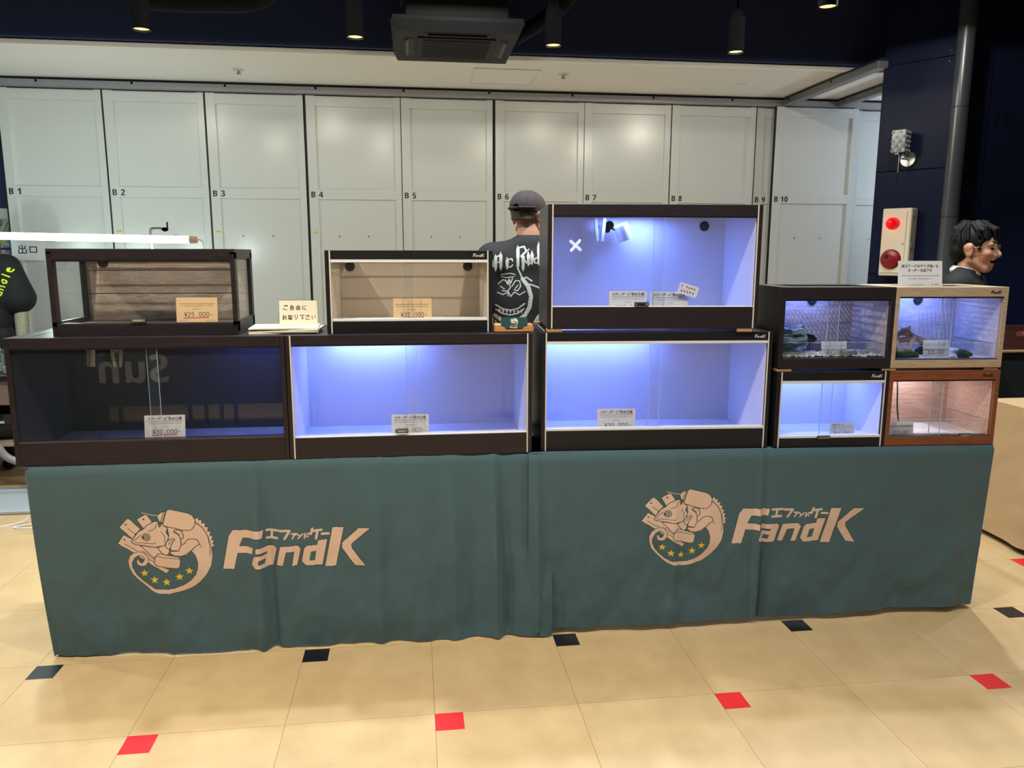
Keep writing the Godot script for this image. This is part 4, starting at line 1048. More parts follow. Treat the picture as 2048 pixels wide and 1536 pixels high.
func build_cards() -> void:
	var std := "スタンダード防水仕様"
	price_card("clear-covered price card in the dark-lined lower left cage", 0.566, 0.869, 0.701, 0.78, 0.058, 0.0, std, "¥30,000-", false, 1)
	price_card("price card with thermometer before it in the white-lined brown cage", 1.415, 0.853, 1.548, 0.779, 0.066, 0.0, std, "¥30,000-", false, 2)
	price_card("price card in the wide black cage of the lower row", 2.172, 0.857, 2.316, 0.774, 0.075, -0.058, std, "¥30,000-", false, 3)
	price_card("left price card in the largest upper cage, under the thermometer", 2.205, 1.294, 2.344, 1.233, 0.082, -0.085, std, "¥30,000-", false, 4)
	price_card("right price card in the largest upper cage, reading 28,000", 2.356, 1.291, 2.495, 1.233, 0.092, -0.085, std, "¥28,000-", false, 5)
	price_card("cream price card reading 25,000 in the glass-sided cage", 0.686, 1.274, 0.823, 1.182, 0.014, 0.0, "", "¥25,000-", true, 6)
	price_card("cream price card reading 22,000 in the cream-lined cage", 1.429, 1.267, 1.566, 1.193, 0.012, 0.0, "", "¥22,000-", true, 7)
	price_card("small price card before the slate rocks", 3.015, 1.104, 3.112, 1.046, 0.118, -0.058, "", "¥18,000-", false, 8)
	price_card("small price card before the driftwood", 3.410, 1.107, 3.510, 1.05, 0.142, -0.058, "", "¥18,000-", false, 9)
	price_card("small price card in the small black cage", 3.073, 0.791, 3.168, 0.727, 0.118, -0.058, "スタンダード", "¥15,000-", false, 10)
	price_card("small price card in the reddish brown cage", 3.300, 0.795, 3.395, 0.725, 0.142, -0.058, "", "¥14,000-", false, 11)
	# slanting handwritten note over the right card of the upper cage
	var c := Canvas.new(160, 100, Color(0.86, 0.86, 0.92))
	c.tiny(Vector2(14, 18), 130, 22, 31, Color(0.35, 0.32, 0.42))
	c.tiny(Vector2(20, 58), 120, 24, 33, Color(0.35, 0.32, 0.42))
	var nt := paper("handwritten_note", c.tex(), V(2.488, 1.297, 0.113), -0.085, 0.0, Vector2(0.072, 0.040), "small tilted handwritten note at the glass of the largest upper cage", "note")
	nt.rotation.z = -0.28
	thermometer("small digital thermometer low on the glass of the glass-sided cage", V(0.571, 1.199, 0.0525), 0.0, 0.052, Color(0.62, 0.56, 0.45))
	thermometer("small digital thermometer on the glass of the white-lined brown cage", V(1.452, 0.802, 0.107), 0.0, 0.046, Color(0.62, 0.56, 0.45))
	thermometer("small digital thermometer on the glass of the largest upper cage", V(2.313, 1.248, 0.1235), -0.085, 0.052, Color(0.12, 0.12, 0.2))
	thermometer("small digital thermometer on the glass of the small black cage", V(3.018, 0.748, 0.1685), -0.058, 0.050, Color(0.45, 0.40, 0.34))
	thermometer("small green-faced thermometer in the reddish brown cage", V(3.575, 0.747, 0.193), -0.058, 0.046, Color(0.45, 0.52, 0.36))
	# order sign on the oak cage
	c = Canvas.new(420, 240, Color(0.90, 0.88, 0.87))
	var ink := Color(0.13, 0.12, 0.16)
	c.text("展示ケージのサイズ違いも", Vector2(34, 34), Vector2(24, 27), 29.5, 4.2, ink)
	c.text("オーダー可能です", Vector2(92, 74), Vector2(24, 27), 29.5, 4.2, ink)
	c.tiny(Vector2(36, 130), 350, 15, 41, Color(0.42, 0.40, 0.42))
	c.tiny(Vector2(100, 158), 230, 15, 42, Color(0.42, 0.40, 0.42))
	c.tiny(Vector2(110, 216), 140, 9, 43, Color(0.3, 0.28, 0.3))
	c.tiny(Vector2(320, 210), 70, 15, 44, Color(0.35, 0.32, 0.34))
	var sg := paper("order_sign", c.tex(), V(3.395, 1.3535, 0.105), -0.058, 0.14, Vector2(0.172, 0.098), "white tilted table sign with dark lettering standing on the light oak cage", "sign", "", 0.0016)
	part("acrylic_foot", bx(V(0, -0.0475, -0.03), V(0.172, 0.002, 0.06)), M.glass, sg)
	# handwritten card on a stack of flyers
	c = Canvas.new(300, 190, Color(0.95, 0.91, 0.83))
	c.text("ご自由に", Vector2(30, 36), Vector2(34, 36), 50, 5.0, Color(0.10, 0.09, 0.10))
	c.text("お取り下さい", Vector2(22, 112), Vector2(34, 38), 46, 5.0, Color(0.10, 0.09, 0.10))
	var hw := paper("handwritten_card", c.tex(), V(1.093, 1.2165, -0.02), 0.0, 0.16, Vector2(0.133, 0.086), "cream handwritten card standing on the stack of flyers", "card", "", 0.0014)
	part("acrylic_cover", bx(V(0, 0.002, 0.002), V(0.139, 0.093, 0.0012)), M.glass, hw)
	part("acrylic_foot", bx(V(0, -0.0455, 0.022), V(0.135, 0.0015, 0.05)), M.glass, hw)
	var fm := [mat(Color(0.90, 0.86, 0.78), 0.5), mat(Color(0.88, 0.85, 0.80), 0.5), mat(Color(0.86, 0.83, 0.78), 0.5)]
	c = Canvas.new(260, 180, Color(0.92, 0.87, 0.77))
	for i in 7: c.tiny(Vector2(30, 20 + i * 20), 200, 9, 60 + i, Color(0.62, 0.56, 0.45))
	for i in 4:
		var f := thing("flyer", ["bottom flyer of the stack between the two upper left cages", "second flyer from the bottom of the stack", "third flyer from the bottom of the stack", "printed top flyer of the stack under the handwritten card"][i], "flyer", V(1.045 + 0.004 * (i % 3), 1.1475 + i * 0.0055, -0.03 + 0.004 * (i % 2)), 0.06 - 0.05 * (i % 3), "stack of flyers")
		part("sheet", bx(V(0, 0.0026, 0), V(0.235, 0.0052, 0.165), 0.0008), fm[i % 3], f)
		if i == 3:
			var pr := MB.new().smooth(1, 1, func(u, v): return V((u - 0.5) * 0.232, 0.0056, (0.5 - v) * 0.162))
			for k in pr.uv.size(): pr.uv[k].y = 1.0 - pr.uv[k].y
			part("print", pr, printed(c.tex(), 0.4), f)
	# card holder between the upper cages
	var bh := thing("card_holder", "light wooden block holding a green emblem card, between the two upper cages", "card holder", V(1.858, 1.1475, 0.045), 0.0)
	part("block", bx(V(0, 0.014, 0), V(0.140, 0.028, 0.06), 0.003), grained(Color(0.72, 0.48, 0.30), Color(0.82, 0.58, 0.38), V(3, 24, 24), 0.5, 15), bh)
	c = Canvas.new(220, 90, Color(0.13, 0.30, 0.33))
	var cream := Color(0.88, 0.84, 0.78)
	c.sx = 0.20; c.sy = 0.20; c.o = Vector2(72, 135)
	for k in ["board", "spine", "body", "head", "drill"]:
		for q in PRINT[k]: c.fill(flat_array(q), cream)
	c.sx = 0.13; c.sy = 0.13; c.o = Vector2(240, -285)
	for q in PRINT.letters: c.fill(flat_array(q), cream)
	var card := MB.new().prism(PackedVector2Array([Vector2(-0.048, 0.022), Vector2(-0.048, 0.046), Vector2(-0.042, 0.05), Vector2(0.042, 0.05), Vector2(0.048, 0.046), Vector2(0.048, 0.022), Vector2(0.036, 0.020), Vector2(0.030, 0.010), Vector2(-0.030, 0.010), Vector2(-0.036, 0.020)]), -0.0008, 0.0008)
	for k in card.uv.size(): card.uv[k] = Vector2((card.uv[k].x + 0.048) / 0.096, (0.05 - card.uv[k].y) / 0.04)
	part("card", card, printed(c.tex(), 0.5), bh, V(0.0, 0.004, 0.032))

# ---------------------------------------------------------------- rocks, wood and plants in the two upper right cages
func rock(rng: RandomNumberGenerator, size: Vector3) -> MB:
	# a broken slab: an irregular outline extruded, with an uneven top
	var m := MB.new()
	var k := 9
	var lo := []
	var hi := []
	for i in k:
		var a := TAU * i / k
		var r := rng.randf_range(0.72, 1.0)
		var p := Vector2(cos(a), sin(a)) * r
		lo.append(V(p.x * size.x * 0.5, 0, p.y * size.z * 0.5))
		var s := rng.randf_range(0.78, 0.96)
		hi.append(V(p.x * s * size.x * 0.5, size.y * rng.randf_range(0.7, 1.0), p.y * s * size.z * 0.5))
	var top := V(rng.randf_range(-0.1, 0.1) * size.x, size.y * 1.05, 0)
	for i in k:
		var j := (i + 1) % k
		m.quad(lo[j], lo[i], hi[i], hi[j])
		m.tri(hi[j], hi[i], top)
		m.tri(lo[i], lo[j], V(0, 0, 0))
	return m

func in_cage(c: Vector3, turn: float, p: Vector3) -> Vector3: return c + Basis(Vector3.UP, turn) * p

func build_terraria() -> void:
	var rng := RandomNumberGenerator.new(); rng.seed = 5
	var yr := -0.058
	var c1 := V(2.828, 1.008, 0.153)
	var c2 := V(3.258, 1.008, 0.178)
	# gravel bed in the slate cage
	var gv := MB.new()
	var nz := FastNoiseLite.new(); nz.frequency = 6.0
	gv.smooth(60, 40, func(u, v): return V(0.018 + u * 0.394, 0.044 + nz.get_noise_2d(u * 3.0, v * 2.0) * 0.008 + nz.get_noise_2d(u * 40.0, v * 28.0) * 0.003, -0.022 - v * 0.25))
	for i in 900:
		var p := V(rng.randf_range(0.02, 0.41), 0.0, rng.randf_range(-0.26, -0.026))
		p.y = 0.045 + nz.get_noise_2d((p.x - 0.018) / 0.394 * 3.0, (-0.022 - p.z) / 0.25 * 2.0) * 0.008
		var s := rng.randf_range(0.002, 0.0045)
		gv.xf = Transform3D(Basis.from_euler(V(rng.randf() * TAU, rng.randf() * TAU, 0)), p)
		gv.box(Vector3.ZERO, V(s, s * 0.7, s * 1.2), s * 0.2)
	gv.xf = Transform3D.IDENTITY
	var gm := mat(Color.WHITE, 0.85); gm.albedo_texture = noise_tex(0.3, [Color(0.42, 0.37, 0.33), Color(0.72, 0.67, 0.60), Color(0.86, 0.82, 0.76)], 256, FastNoiseLite.TYPE_CELLULAR, 2, 8); gm.uv1_triplanar = true; gm.uv1_scale = V(9, 9, 9)
	var g := lone("gravel_bed", gv, gm, "bed of fine pale gravel on the floor of the slate cage", "gravel", c1, yr)
	g.set_meta("kind", "stuff")
	# slate slabs: x, y, z, size, tilt
	var sm := [grained(Color(0.17, 0.24, 0.28), Color(0.46, 0.56, 0.60), V(9, 40, 9), 0.7, 16), grained(Color(0.12, 0.17, 0.20), Color(0.32, 0.40, 0.45), V(11, 36, 11), 0.7, 17)]
	for i in 26:
		# layers pile up against the left wall and overhang to the right
		var lv := float(i) / 25.0
		var ln := rng.randf_range(0.07, 0.13) * (1.0 - 0.25 * lv)
		var x := 0.022 + ln * 0.5 + rng.randf_range(0.0, 0.075) * (0.5 + lv * 0.5)
		var o := lone("slate_slab", rock(rng, V(ln, rng.randf_range(0.010, 0.022), rng.randf_range(0.05, 0.09))), sm[i % 2], "blue-grey slate slab in the heap at the left of the slate cage", "rock", in_cage(c1, yr, V(x, 0.047 + lv * 0.088, -0.135 + rng.randf_range(-0.045, 0.055))), rng.randf_range(-0.3, 0.3), "slate heap")
		o.rotation.z = rng.randf_range(0.05, 0.42) if i % 4 else rng.randf_range(-0.2, 0.1)
		o.rotation.x = rng.randf_range(-0.15, 0.15)
	var flat := [[0.30, 0.046, -0.14, V(0.15, 0.012, 0.09), "broad flat dark stone behind the price card"], [0.29, 0.046, -0.06, V(0.10, 0.018, 0.06), "grey stone right of the price card near the glass"], [0.365, 0.046, -0.10, V(0.07, 0.012, 0.06), "small dark stone at the right wall"], [0.225, 0.047, -0.20, V(0.08, 0.030, 0.06), "rounded grey hide stone at the back"], [0.325, 0.058, -0.15, V(0.09, 0.008, 0.05), "thin slate lying on the broad flat stone"]]
	for f in flat: lone("stone", rock(rng, f[3]), grained(Color(0.34, 0.32, 0.36), Color(0.52, 0.50, 0.54), V(9, 9, 9), 0.7, 18), f[4] + " in the slate cage", "rock", in_cage(c1, yr, V(f[0], f[1], f[2])), rng.randf(), "stones in the slate cage")
	var hd := MB.new().ball(V(0, 0.012, 0), V(0.040, 0.014, 0.026)).ball(V(0.0, 0.020, 0), V(0.030, 0.012, 0.02))
	lone("hide_stone", hd, grained(Color(0.50, 0.50, 0.55), Color(0.66, 0.66, 0.70), V(12, 12, 12), 0.7, 19), "smooth grey rounded stone behind the price card in the slate cage", "rock", in_cage(c1, yr, V(0.205, 0.075, -0.21)), 0.2)
	# driftwood in the oak cage
	var wm := grained(Color(0.36, 0.30, 0.27), Color(0.66, 0.58, 0.53), V(10, 10, 10), 0.75, 20)
	var b := MB.new().blob([[V(0.0, 0.045, 0.0), V(0.05, 0.085, -0.01), 0.020, 0.016], [V(0.05, 0.085, -0.01), V(0.10, 0.10, -0.02), 0.016, 0.013], [V(0.10, 0.10, -0.02), V(0.16, 0.068, -0.01), 0.013, 0.010], [V(0.16, 0.068, -0.01), V(0.22, 0.056, 0.0), 0.010, 0.006], [V(0.05, 0.085, -0.01), V(0.06, 0.02, 0.02), 0.016, 0.018], [V(0.02, 0.03, 0.02), V(0.10, 0.028, 0.02), 0.016, 0.014], [V(0.10, 0.10, -0.02), V(0.125, 0.118, -0.02), 0.012, 0.005], [V(0.10, 0.03, 0.02), V(0.13, 0.07, 0.0), 0.012, 0.010], [V(0.0, 0.05, 0.0), V(-0.005, 0.02, 0.01), 0.018, 0.02], [V(0.03, 0.06, 0.02), V(0.05, 0.02, 0.04), 0.012, 0.012]], 0.006, 0.005)
	lone("driftwood", b, wm, "knotted grey driftwood branch in the oak cage", "driftwood", in_cage(c2, yr, V(0.022, 0.026, -0.12)), yr)
	lone("pale_root", MB.new().tube([V(0.10, 0.062, 0.02), V(0.135, 0.068, 0.022), V(0.165, 0.066, 0.02), V(0.178, 0.058, 0.02)], [0.010, 0.011, 0.009, 0.004], 10), grained(Color(0.80, 0.52, 0.30), Color(0.90, 0.66, 0.42), V(9, 9, 9), 0.6, 23), "pale orange root tip beside the driftwood", "driftwood", in_cage(c2, yr, V(0.0, 0.026, -0.15)), yr)
	lone("round_pebble", MB.new().ball(V(0, 0.02, 0), V(0.022, 0.02, 0.02)), mat(Color(0.09, 0.09, 0.11), 0.5), "round black pebble on the driftwood at the left wall of the oak cage", "rock", in_cage(c2, yr, V(0.036, 0.083, -0.15)))
	lone("water_dish", MB.new().lathe(Vector3.ZERO, [[0.0, 0.0], [0.03, 0.0], [0.042, 0.018], [0.044, 0.02], [0.040, 0.02], [0.03, 0.008], [0.0, 0.006]], 24), mat(Color(0.11, 0.12, 0.13), 0.4), "dark shallow water dish on moss in the oak cage", "dish", in_cage(c2, yr, V(0.245, 0.066, -0.17)))
	# moss cushions
	var ms := MB.new()
	for q in [[0.06, 0.034, -0.06, 0.05], [0.245, 0.034, -0.17, 0.052], [0.34, 0.032, -0.12, 0.055], [0.31, 0.032, -0.07, 0.04], [0.12, 0.032, -0.08, 0.035]]:
		ms.ball(V(q[0], q[1], q[2]), V(q[3], 0.026 if q[0] > 0.2 and q[0] < 0.3 else 0.018, q[3] * 0.6), Basis.IDENTITY, 16, 8)
		for i in 260:
			var a := rng.randf() * TAU
			var r := sqrt(rng.randf())
			var h := (0.026 if q[0] > 0.2 and q[0] < 0.3 else 0.018) * sqrt(maxf(0.0, 1.0 - r * r))
			var p := V(q[0] + cos(a) * r * q[3], q[1] + h, q[2] + sin(a) * r * q[3] * 0.6)
			var d := V(rng.randf_range(-0.4, 0.4), 1, rng.randf_range(-0.4, 0.4)).normalized() * rng.randf_range(0.004, 0.009)
			ms.tri(p + V(-0.001, 0, 0), p + V(0.001, 0, 0), p + d)
	var mo := lone("moss", ms, grained(Color(0.10, 0.24, 0.14), Color(0.24, 0.42, 0.22), V(20, 20, 20), 0.9, 24), "low green moss cushions on the floor of the oak cage", "moss", c2, yr)
	mo.set_meta("kind", "stuff")
	for f in [[0.32, 0.046, -0.13, V(0.11, 0.012, 0.06), "upper flat grey stone of the pair on the moss"], [0.30, 0.036, -0.08, V(0.09, 0.012, 0.05), "lower flat grey stone of the pair on the moss"], [0.27, 0.032, -0.05, V(0.06, 0.010, 0.04), "small grey stone at the glass beside the moss"]]:
		lone("stone", rock(rng, f[3]), grained(Color(0.52, 0.53, 0.54), Color(0.68, 0.69, 0.70), V(9, 9, 9), 0.7, 25), f[4] + " in the oak cage", "rock", in_cage(c2, yr, V(f[0], f[1], f[2])), rng.randf(), "flat stones in the oak cage")
	# low glass baffles inside the front of four small cages
	for q in [[c1, 0.43, 0.062, "slate"], [c2, 0.432, 0.058, "oak"], [V(3.258, 0.71, 0.180), 0.432, 0.062, "reddish brown"]]:
		var bf := thing("glass_baffle", "low clear glass baffle inside the front of the %s cage" % q[3], "glass", q[0], yr, "glass baffles")
		part("front_pane", bx(V(q[1] / 2, 0.032 + q[2] / 2, -0.028), V(q[1] - 0.036, q[2], 0.003)), M.glass, bf)
		part("side_pane", bx(V(q[1] - 0.022, 0.032 + q[2] / 2, -0.15), V(0.003, q[2], 0.23)), M.glass, bf)
		part("polished_edge", bx(V(q[1] / 2, 0.0325 + q[2], -0.028), V(q[1] - 0.036, 0.001, 0.003)).box(V(q[1] - 0.022, 0.0325 + q[2], -0.15), V(0.003, 0.001, 0.23)), M.glass_edge, bf)
	# thin cable and floor things in the reddish cage
	lone("cable", MB.new().tube(smooth_path([V(0.175, 0.25, -0.25), V(0.165, 0.18, -0.22), V(0.16, 0.10, -0.2), V(0.165, 0.045, -0.18), V(0.2, 0.034, -0.15)], 6), 0.003, 6), M.plastic_black, "thin dark cable hanging inside the reddish brown cage", "cable", V(3.258, 0.71, 0.180), yr)
	lone("floor_plate", bx(V(0.21, 0.034, -0.14), V(0.16, 0.006, 0.18), 0.002), M.plastic_white, "white plastic tray lying in the reddish brown cage", "tray", V(3.258, 0.71, 0.180), yr)

# ---------------------------------------------------------------- neighbours
func build_left_booth() -> void:
	# table with jars behind the left end, a low shelf with black bags under it
	var t := thing("side_table", "dark-edged table with a grey-brown apron behind the left end of the stall", "table", V(-1.35, 0, -2.25))
	part("table_top", bx(V(0, 0.705, 0), V(1.7, 0.035, 0.6), 0.004), mat(Color(0.07, 0.07, 0.09), 0.4), t)
	part("apron", bx(V(0, 0.615, 0.27), V(1.66, 0.145, 0.02), 0.003), mat(Color(0.46, 0.39, 0.37), 0.6), t)
	for sx in [-1, 1]:
		for sz in [-1, 1]: part("leg", bx(V(0.80 * sx, 0.345, 0.25 * sz), V(0.045, 0.685, 0.045), 0.004), M.plastic_black, t)
	part("low_shelf", bx(V(0, 0.295, 0.0), V(1.58, 0.02, 0.5), 0.003), mat(Color(0.62, 0.53, 0.45), 0.6), t)
	var rng := RandomNumberGenerator.new(); rng.seed = 9
	for i in 8:
		var j := thing("glass_jar", "clear glass jar on the table behind the left end, %s from the right" % ["first", "second", "third", "fourth", "fifth", "sixth", "seventh", "eighth"][i], "jar", V(-0.58 - 0.10 * i, 0.7225, -2.05 - 0.05 * (i % 3)), 0.0, "glass jars on the side table")
		part("glass", MB.new().lathe(Vector3.ZERO, [[0.0, 0.0], [0.036, 0.0], [0.04, 0.006], [0.04, 0.10], [0.03, 0.118], [0.03, 0.126]], 20), pane(0.16), j)
		part("lid", MB.new().lathe(V(0, 0.126, 0), [[0.0, 0.0], [0.033, 0.0], [0.033, 0.016], [0.0, 0.016]], 20), M.alu, j)
		part("content", MB.new().lathe(V(0, 0.004, 0), [[0.0, 0.0], [0.034, 0.0], [0.034, 0.035 + 0.01 * (i % 3)], [0.0, 0.04]], 16), mat(Color(0.62, 0.60, 0.55), 0.8), j)
	for i in 4:
		var b := thing("black_bag", "black bag with small white print under the side table, %s from the right" % ["first", "second", "third", "fourth"][i], "bag", V(-0.68 - 0.30 * i, 0.3055, -2.15), 0.0, "black bags under the side table")
		part("body", MB.new().blob([[V(0, 0.09, 0), V(0.125, 0.085, 0.10), Basis.IDENTITY], [V(-0.08, 0.05, 0), V(0.08, 0.05, 0), 0.05, 0.05], [V(0, 0.15, 0), V(0.10, 0.05, 0.07), Basis.IDENTITY]], 0.012, 0.012, [[Vector3.DOWN, 0.0]]), mat(Color(0.04, 0.04, 0.055), 0.5), b)
		part("tag", bx(V(0.02, 0.12, 0.102), V(0.035, 0.016, 0.003), 0.0005).box(V(-0.03, 0.06, 0.104), V(0.05, 0.02, 0.003), 0.0005), mat(Color(0.85, 0.85, 0.83), 0.6), b)
		part("handle", MB.new().tube(smooth_path([V(-0.05, 0.18, 0.02), V(-0.03, 0.215, 0.03), V(0.03, 0.215, 0.03), V(0.05, 0.18, 0.02)], 4), 0.006, 6), M.plastic_black, b)
	lone("floor_mat", bx(V(-1.6, 0.012, -1.80), V(2.2, 0.024, 0.46), 0.006), mat(Color(0.62, 0.64, 0.66), 0.6), "pale grey low platform on the floor under the side table", "mat")
	lone("grey_hose", MB.new().tube(smooth_path([V(-1.0, 0.48, -1.9), V(-0.93, 0.33, -1.9), V(-0.85, 0.22, -1.92), V(-0.6, 0.18, -1.95), V(-0.3, 0.2, -2.0)], 6), 0.022, 10), mat(Color(0.50, 0.49, 0.49), 0.5), "curved grey hose under the side table", "hose")
	lone("white_cable", MB.new().tube(smooth_path([V(-0.9, 0.004, -1.30), V(-0.62, 0.004, -1.40), V(-0.52, 0.05, -1.42), V(-0.44, 0.02, -1.40), V(-0.60, 0.004, -1.34), V(-0.2, 0.004, -1.30), V(0.2, 0.004, -1.2)], 6), 0.004, 6), M.plastic_white, "thin white cable looping on the floor at the left", "cable")
	# tube light over that table
	var l := thing("tube_lamp", "lit white fluorescent tube held over the side table", "lamp", Vector3.ZERO)
	var a := V(-1.7, 1.535, -1.9)
	var b2 := V(0.235, 1.502, -1.9)
	var tb := part("tube", MB.new().tube([a, b2], 0.021, 16), glow(Color(0.92, 1.0, 0.96), 2.6), l)
	part("end_cap", MB.new().tube([b2 - V(0.005, 0, 0), b2 + V(0.035, -0.0006, 0)], [0.0222, 0.019], 16), mat(Color(0.80, 0.66, 0.60), 0.4), l)
	part("wire", MB.new().tube(smooth_path([b2 + V(0.035, 0, 0), b2 + V(0.06, -0.005, 0), b2 + V(0.068, -0.05, 0), b2 + V(0.07, -0.35, -0.05), b2 + V(0.07, -0.79, -0.1)], 5), 0.004, 6), M.strip, l)
	part("arm", MB.new().tube(smooth_path([V(0.015, 0.72, -1.95), V(0.015, 1.40, -1.93), V(0.013, 1.545, -1.915), V(0.045, 1.565, -1.9), V(0.10, 1.562, -1.9)], 6), 0.007, 8), M.steel, l)
	part("wing_screw", MB.new().ball(V(0.098, 1.560, -1.9), V(0.018, 0.012, 0.016)).box(V(0.112, 1.582, -1.9), V(0.008, 0.04, 0.004), 0.001), M.plastic_black, l)
	part("foot", bx(V(0.015, 0.729, -1.95), V(0.08, 0.012, 0.1), 0.002), M.plastic_black, l)
	for k in 4:
		var ol := OmniLight3D.new(); ol.name = "tube_light"; ol.light_color = Color(0.9, 1.0, 0.97); ol.light_energy = 0.22; ol.light_size = 0.03; ol.omni_range = 10.0; ol.omni_attenuation = 2.0; ol.shadow_enabled = true
		ol.position = a.lerp(b2, 0.125 + 0.25 * k) + V(0, -0.055, 0.0)
		l.add_child(ol)
	part("table_slab", bx(V(0.1, 0.71, -1.95), V(1.1, 0.026, 0.4), 0.003), mat(Color(0.07, 0.07, 0.09), 0.4), t, V(1.35, 0, 2.25))
	# posters at the exit
	var cols := [[Color(0.30, 0.50, 0.72), Color(0.78, 0.74, 0.45)], [Color(0.55, 0.40, 0.42), Color(0.75, 0.72, 0.70)], [Color(0.22, 0.34, 0.62), Color(0.70, 0.60, 0.45)], [Color(0.66, 0.76, 0.78), Color(0.45, 0.60, 0.66)]]
	for i in 6:
		var c := Canvas.new(96, 128, cols[i % 4][0])
		for k in 26: c.line(PackedVector2Array([Vector2(rng.randf() * 96, rng.randf() * 128), Vector2(rng.randf() * 96, rng.randf() * 128)]), rng.randf_range(3, 12), cols[i % 4][1].lerp(cols[(i + k) % 4][0], rng.randf()))
		paper("poster", c.tex(), V(-1.485 - 0.21 * (i / 2), 1.58 - 0.25 * (i % 2), -3.398), 0.0, 0.0, Vector2(0.19, 0.235), "colourful poster on the exit wall, %s row, %s from the panels" % [["upper", "lower"][i % 2], ["first", "second", "third"][i / 2]], "poster", "posters on the exit wall")

func build_right_booth() -> void:
	# neighbouring table under a beige cloth, running towards the camera
	var m := MB.new()
	var nz := FastNoiseLite.new(); nz.seed = 12; nz.frequency = 2.0
	var cm := mat(Color(0.74, 0.62, 0.47), 0.8)
	m.smooth(70, 24, func(u, v):
		var z := lerpf(-0.72, 1.6, u)
		var f: float = 0.012 * sin(z * 9.0 + nz.get_noise_1d(z) * 5.0) * (1.0 - v) + 0.004 * nz.get_noise_2d(z * 4.0, v * 3.0)
		return V(4.40 - 0.02 * (1.0 - v) - f, lerpf(0.03, 0.70, v), z))
	m.smooth(20, 24, func(u, v):
		var x := lerpf(5.3, 4.40, u)
		return V(x - 0.02 * (1.0 - v) * u, lerpf(0.03, 0.70, v), -0.72 - 0.01 * sin(x * 16.0) * (1.0 - v)))
	m.smooth(10, 10, func(u, v): return V(lerpf(4.40, 5.3, u), 0.70, lerpf(1.6, -0.72, v)))
	lone("beige_cloth", m, cm, "beige cloth over the neighbouring table at the right edge", "tablecloth")
	var t := thing("neighbour_table", "folding table under the beige cloth at the right edge", "table", V(4.86, 0, 0.44), 0.0)
	part("table_top", bx(V(0, 0.68, 0), V(0.86, 0.03, 2.28), 0.004), mat(Color(0.5, 0.45, 0.4), 0.5), t)
	for sx in [-1, 1]:
		for sz in [-1, 1]: part("leg", MB.new().tube([V(0.38 * sx, 0, 1.0 * sz), V(0.38 * sx, 0.665, 1.0 * sz)], 0.014, 8), M.steel, t)
	# dark counter behind it, against the plated wall, with a wooden tray
	var k := thing("dark_counter", "counter clad in dark navy cloth with a pale wooden edge, behind the beige table", "counter", V(5.2, 0, -1.45))
	part("body", bx(V(0, 0.43, 0), V(0.98, 0.86, 0.36), 0.006), mat(Color(0.05, 0.055, 0.09), 0.8), k)
	part("edge_board", bx(V(0, 0.868, 0), V(1.0, 0.016, 0.40), 0.004), M.spacer, k)
	var w := thing("wooden_tray", "dark reddish wooden tray with raised ends on the navy counter", "tray", V(5.16, 0.8765, -1.40))
	var dm := grained(Color(0.24, 0.12, 0.12), Color(0.34, 0.18, 0.16), V(3, 12, 12), 0.45, 27)
	part("front_board", MB.new().prism(PackedVector2Array([Vector2(-0.32, 0), Vector2(0.25, 0), Vector2(0.25, 0.08), Vector2(-0.16, 0.08), Vector2(-0.18, 0.11), Vector2(-0.32, 0.11)]), 0.12, 0.135), dm, w)
	part("back_board", bx(V(-0.035, 0.06, -0.12), V(0.56, 0.12, 0.015), 0.003), dm, w)
	part("base", bx(V(-0.035, 0.008, 0), V(0.55, 0.014, 0.235), 0.002), dm, w)
	for s in [-0.31, 0.24]: part("end_board", bx(V(s, 0.05, 0), V(0.014, 0.10, 0.22), 0.003), dm, w)
	lone("wooden_roller", MB.new().tube([V(-0.05, 0, 0), V(0.2, 0, 0)], 0.03, 18), grained(Color(0.40, 0.18, 0.17), Color(0.55, 0.28, 0.25), V(3, 12, 12), 0.35, 28), "reddish round wooden roll resting in the wooden tray", "roll", V(5.10, 0.95, -1.31))

